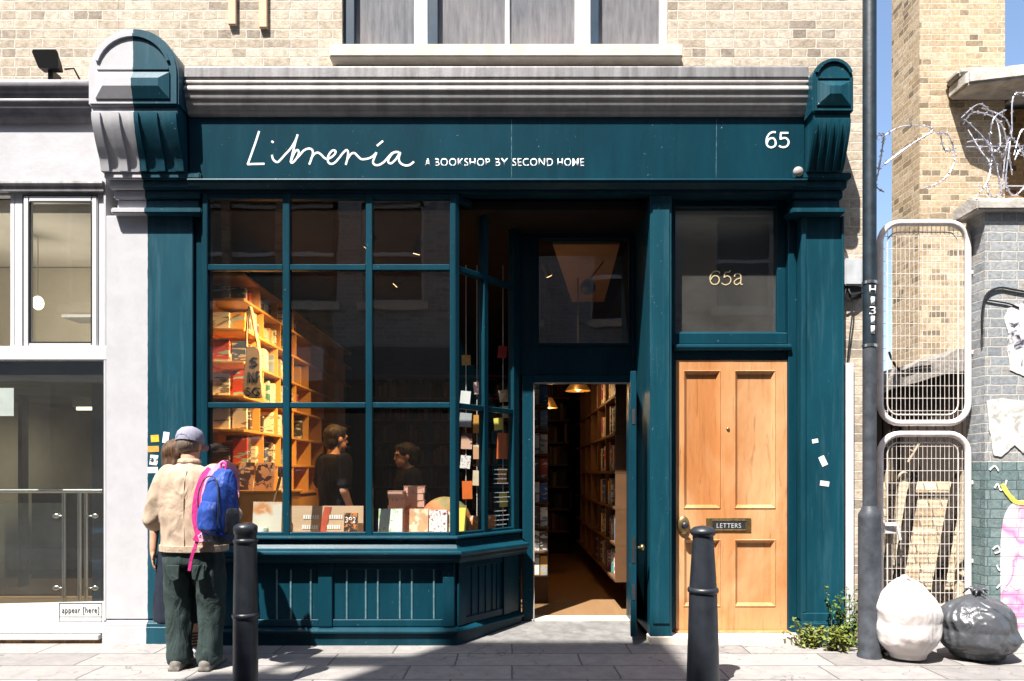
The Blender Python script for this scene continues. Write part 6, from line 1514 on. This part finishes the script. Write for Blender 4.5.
# ================================================================== the street behind the camera (it shows in the panes)
def house(x0, x1, h, lab, wall, fasc):
    t = thing('terrace_house', lab, 'house', ((x0 + x1) / 2, -7.2, 0), 'houses across the street'); y = -7.2
    n = 3; w = (x1 - x0) / n
    holes = [(x0 + w * (i + .5) - .55, x0 + w * (i + .5) + .55, z, z + 1.8) for z in (4.4, 7.2, 10.0) for i in range(n) if z + 2.0 < h]
    mb = MB(); mb.box(x0, x1, y - 6, y - .25, 0, h)
    zs = sorted({q[2] for q in holes})
    z = 3.6
    for zz_ in zs:
        mb.box(x0, x1, y - .25, y, z, zz_)
        xs = [x0] + [v for q in holes if q[2] == zz_ for v in q[:2]] + [x1]
        for a, b in zip(xs[::2], xs[1::2]): mb.box(a, b, y - .25, y, zz_, zz_ + 1.8)
        z = zz_ + 1.8
    mb.box(x0, x1, y - .25, y, z, h); mb.build('wall', wall, t)
    for q in holes:
        mb = MB(); mb.box(q[0], q[1], y - .15, y - .11, q[2], q[2] + .07); mb.box(q[0], q[0] + .06, y - .15, y - .11, q[2], q[3]); mb.box(q[1] - .06, q[1], y - .15, y - .11, q[2], q[3]); mb.box(q[0], q[1], y - .15, y - .11, q[3] - .07, q[3]); mb.box(q[0], q[1], y - .148, y - .112, q[2] + .86, q[2] + .93)
        o = mb.build('window', M['upvc'], t); mb = MB(); mb.box(q[0], q[1], y - .20, y - .19, q[2], q[3]); mb.build('pane', M['black'], o)
        mb = MB(); mb.box(q[0] - .08, q[1] + .08, y - .12, y + .08, q[2] - .14, q[2] - .002); mb.build('sill', M['stone'], o)
    mb = MB(); mb.box(x0 + .15, x1 - .15, y - .20, y + .16, 3.0, 3.58); mb.build('shop_fascia', fasc, t)
    mb = MB(); mb.box(x0 + .2, x1 - .2, y - .2, y - .16, .5, 2.98); mb.build('shop_glazing', M['black'], t)
    mb = MB(); mb.box(x0 + .15, x1 - .15, y - .2, y + .02, .0, .5)
    for k in range(5): a = x0 + .15 + (x1 - x0 - .4) * k / 4; mb.box(a, a + .1, y - .158, y + .02, .501, 2.98)
    mb.build('shop_frame', M['winblue'], t); return t
house(-15, -6.05, 11.4, 'brown brick terrace house with a pale shop front across the street', M['brick_o'], M['white'])
hb = house(-6.05, -3.2, 11.8, 'tall brown brick house across the street with added roof shapes that shade the pavement', M['brick_o'], M['upvc'])
mb = MB(); mb.box(-6.0, -5.46, -9.0, -7.21, 11.81, 12.72); mb.build('shadow_parapet', M['brick_o'], hb)  # unseen roof shapes, here and below, placed to cast the pavement shadows
mb = MB(); mb.box(-4.98, -3.25, -9.2, -7.22, 11.81, 14.5); mb.build('shadow_housing', M['brick_o'], hb)
mb = MB(); mb.box(-5.75, -4.99, -7.32, -7.22, 13.2, 13.65); mb.box(-5.45, -5.38, -7.3, -7.24, 11.81, 13.19); mb.box(-5.72, -5.66, -7.3, -7.24, 12.73, 13.19); mb.build('shadow_frame', M['winblue'], hb)
house(-3.2, 3.2, 11.2, 'grey fronted terrace house across the street, seen reflected in the bay panes', M['brick_g'], M['winblue'])
house(3.2, 9.8, 10.9, 'yellow brick terrace house across the street, seen reflected in the glass', M['brick_y'], M['stone'])

# ================================================================== light, sky, camera
SD = Vector((.62, 1.0, -2.0)).normalized()
sun = bpy.data.lights.new('sun', 'SUN'); sun.energy = 5.0; sun.angle = R(.53); sun.color = (1.0, .955, .89)
so = bpy.data.objects.new('sun', sun); COL.objects.link(so); so.rotation_euler = SD.to_track_quat('-Z', 'Y').to_euler(); so.location = (-5, -12, 22)
w = bpy.data.worlds.new('World'); sc.world = w; w.use_nodes = True; nt = w.node_tree
for n in list(nt.nodes): nt.nodes.remove(n)
sky = nt.nodes.new('ShaderNodeTexSky'); sky.sky_type = 'NISHITA'; sky.sun_disc = False; sky.sun_elevation = math.asin(-SD.z); sky.sun_rotation = math.atan2(-SD.x, -SD.y) % (2 * math.pi)
sky.air_density = 1.0; sky.dust_density = 1.6; sky.ozone_density = 1.4
bg = nt.nodes.new('ShaderNodeBackground'); bg.inputs[1].default_value = .10; ow = nt.nodes.new('ShaderNodeOutputWorld')
nt.links.new(sky.outputs[0], bg.inputs[0]); nt.links.new(bg.outputs[0], ow.inputs[0])
cd = bpy.data.cameras.new('camera'); cam = bpy.data.objects.new('camera', cd); COL.objects.link(cam)
cam.location = (0, -DIST, ZC); cam.rotation_euler = (R(90), 0, 0); cd.sensor_width = 36; cd.lens = 36 * FPX / 1024; cd.shift_y = (HY - 340.5) / 1024
cd.clip_start = .05; cd.clip_end = 2000; sc.camera = cam
sc.view_settings.view_transform = 'Standard'; sc.view_settings.look = 'None'; sc.view_settings.exposure = 1.42; sc.view_settings.gamma = 1.0; sc.view_settings.use_curve_mapping = False
sc.render.engine = 'CYCLES'; sc.cycles.max_bounces = 8; sc.cycles.transparent_max_bounces = 16; sc.cycles.caustics_reflective = False; sc.cycles.caustics_refractive = False
sc.cycles.use_denoising = True
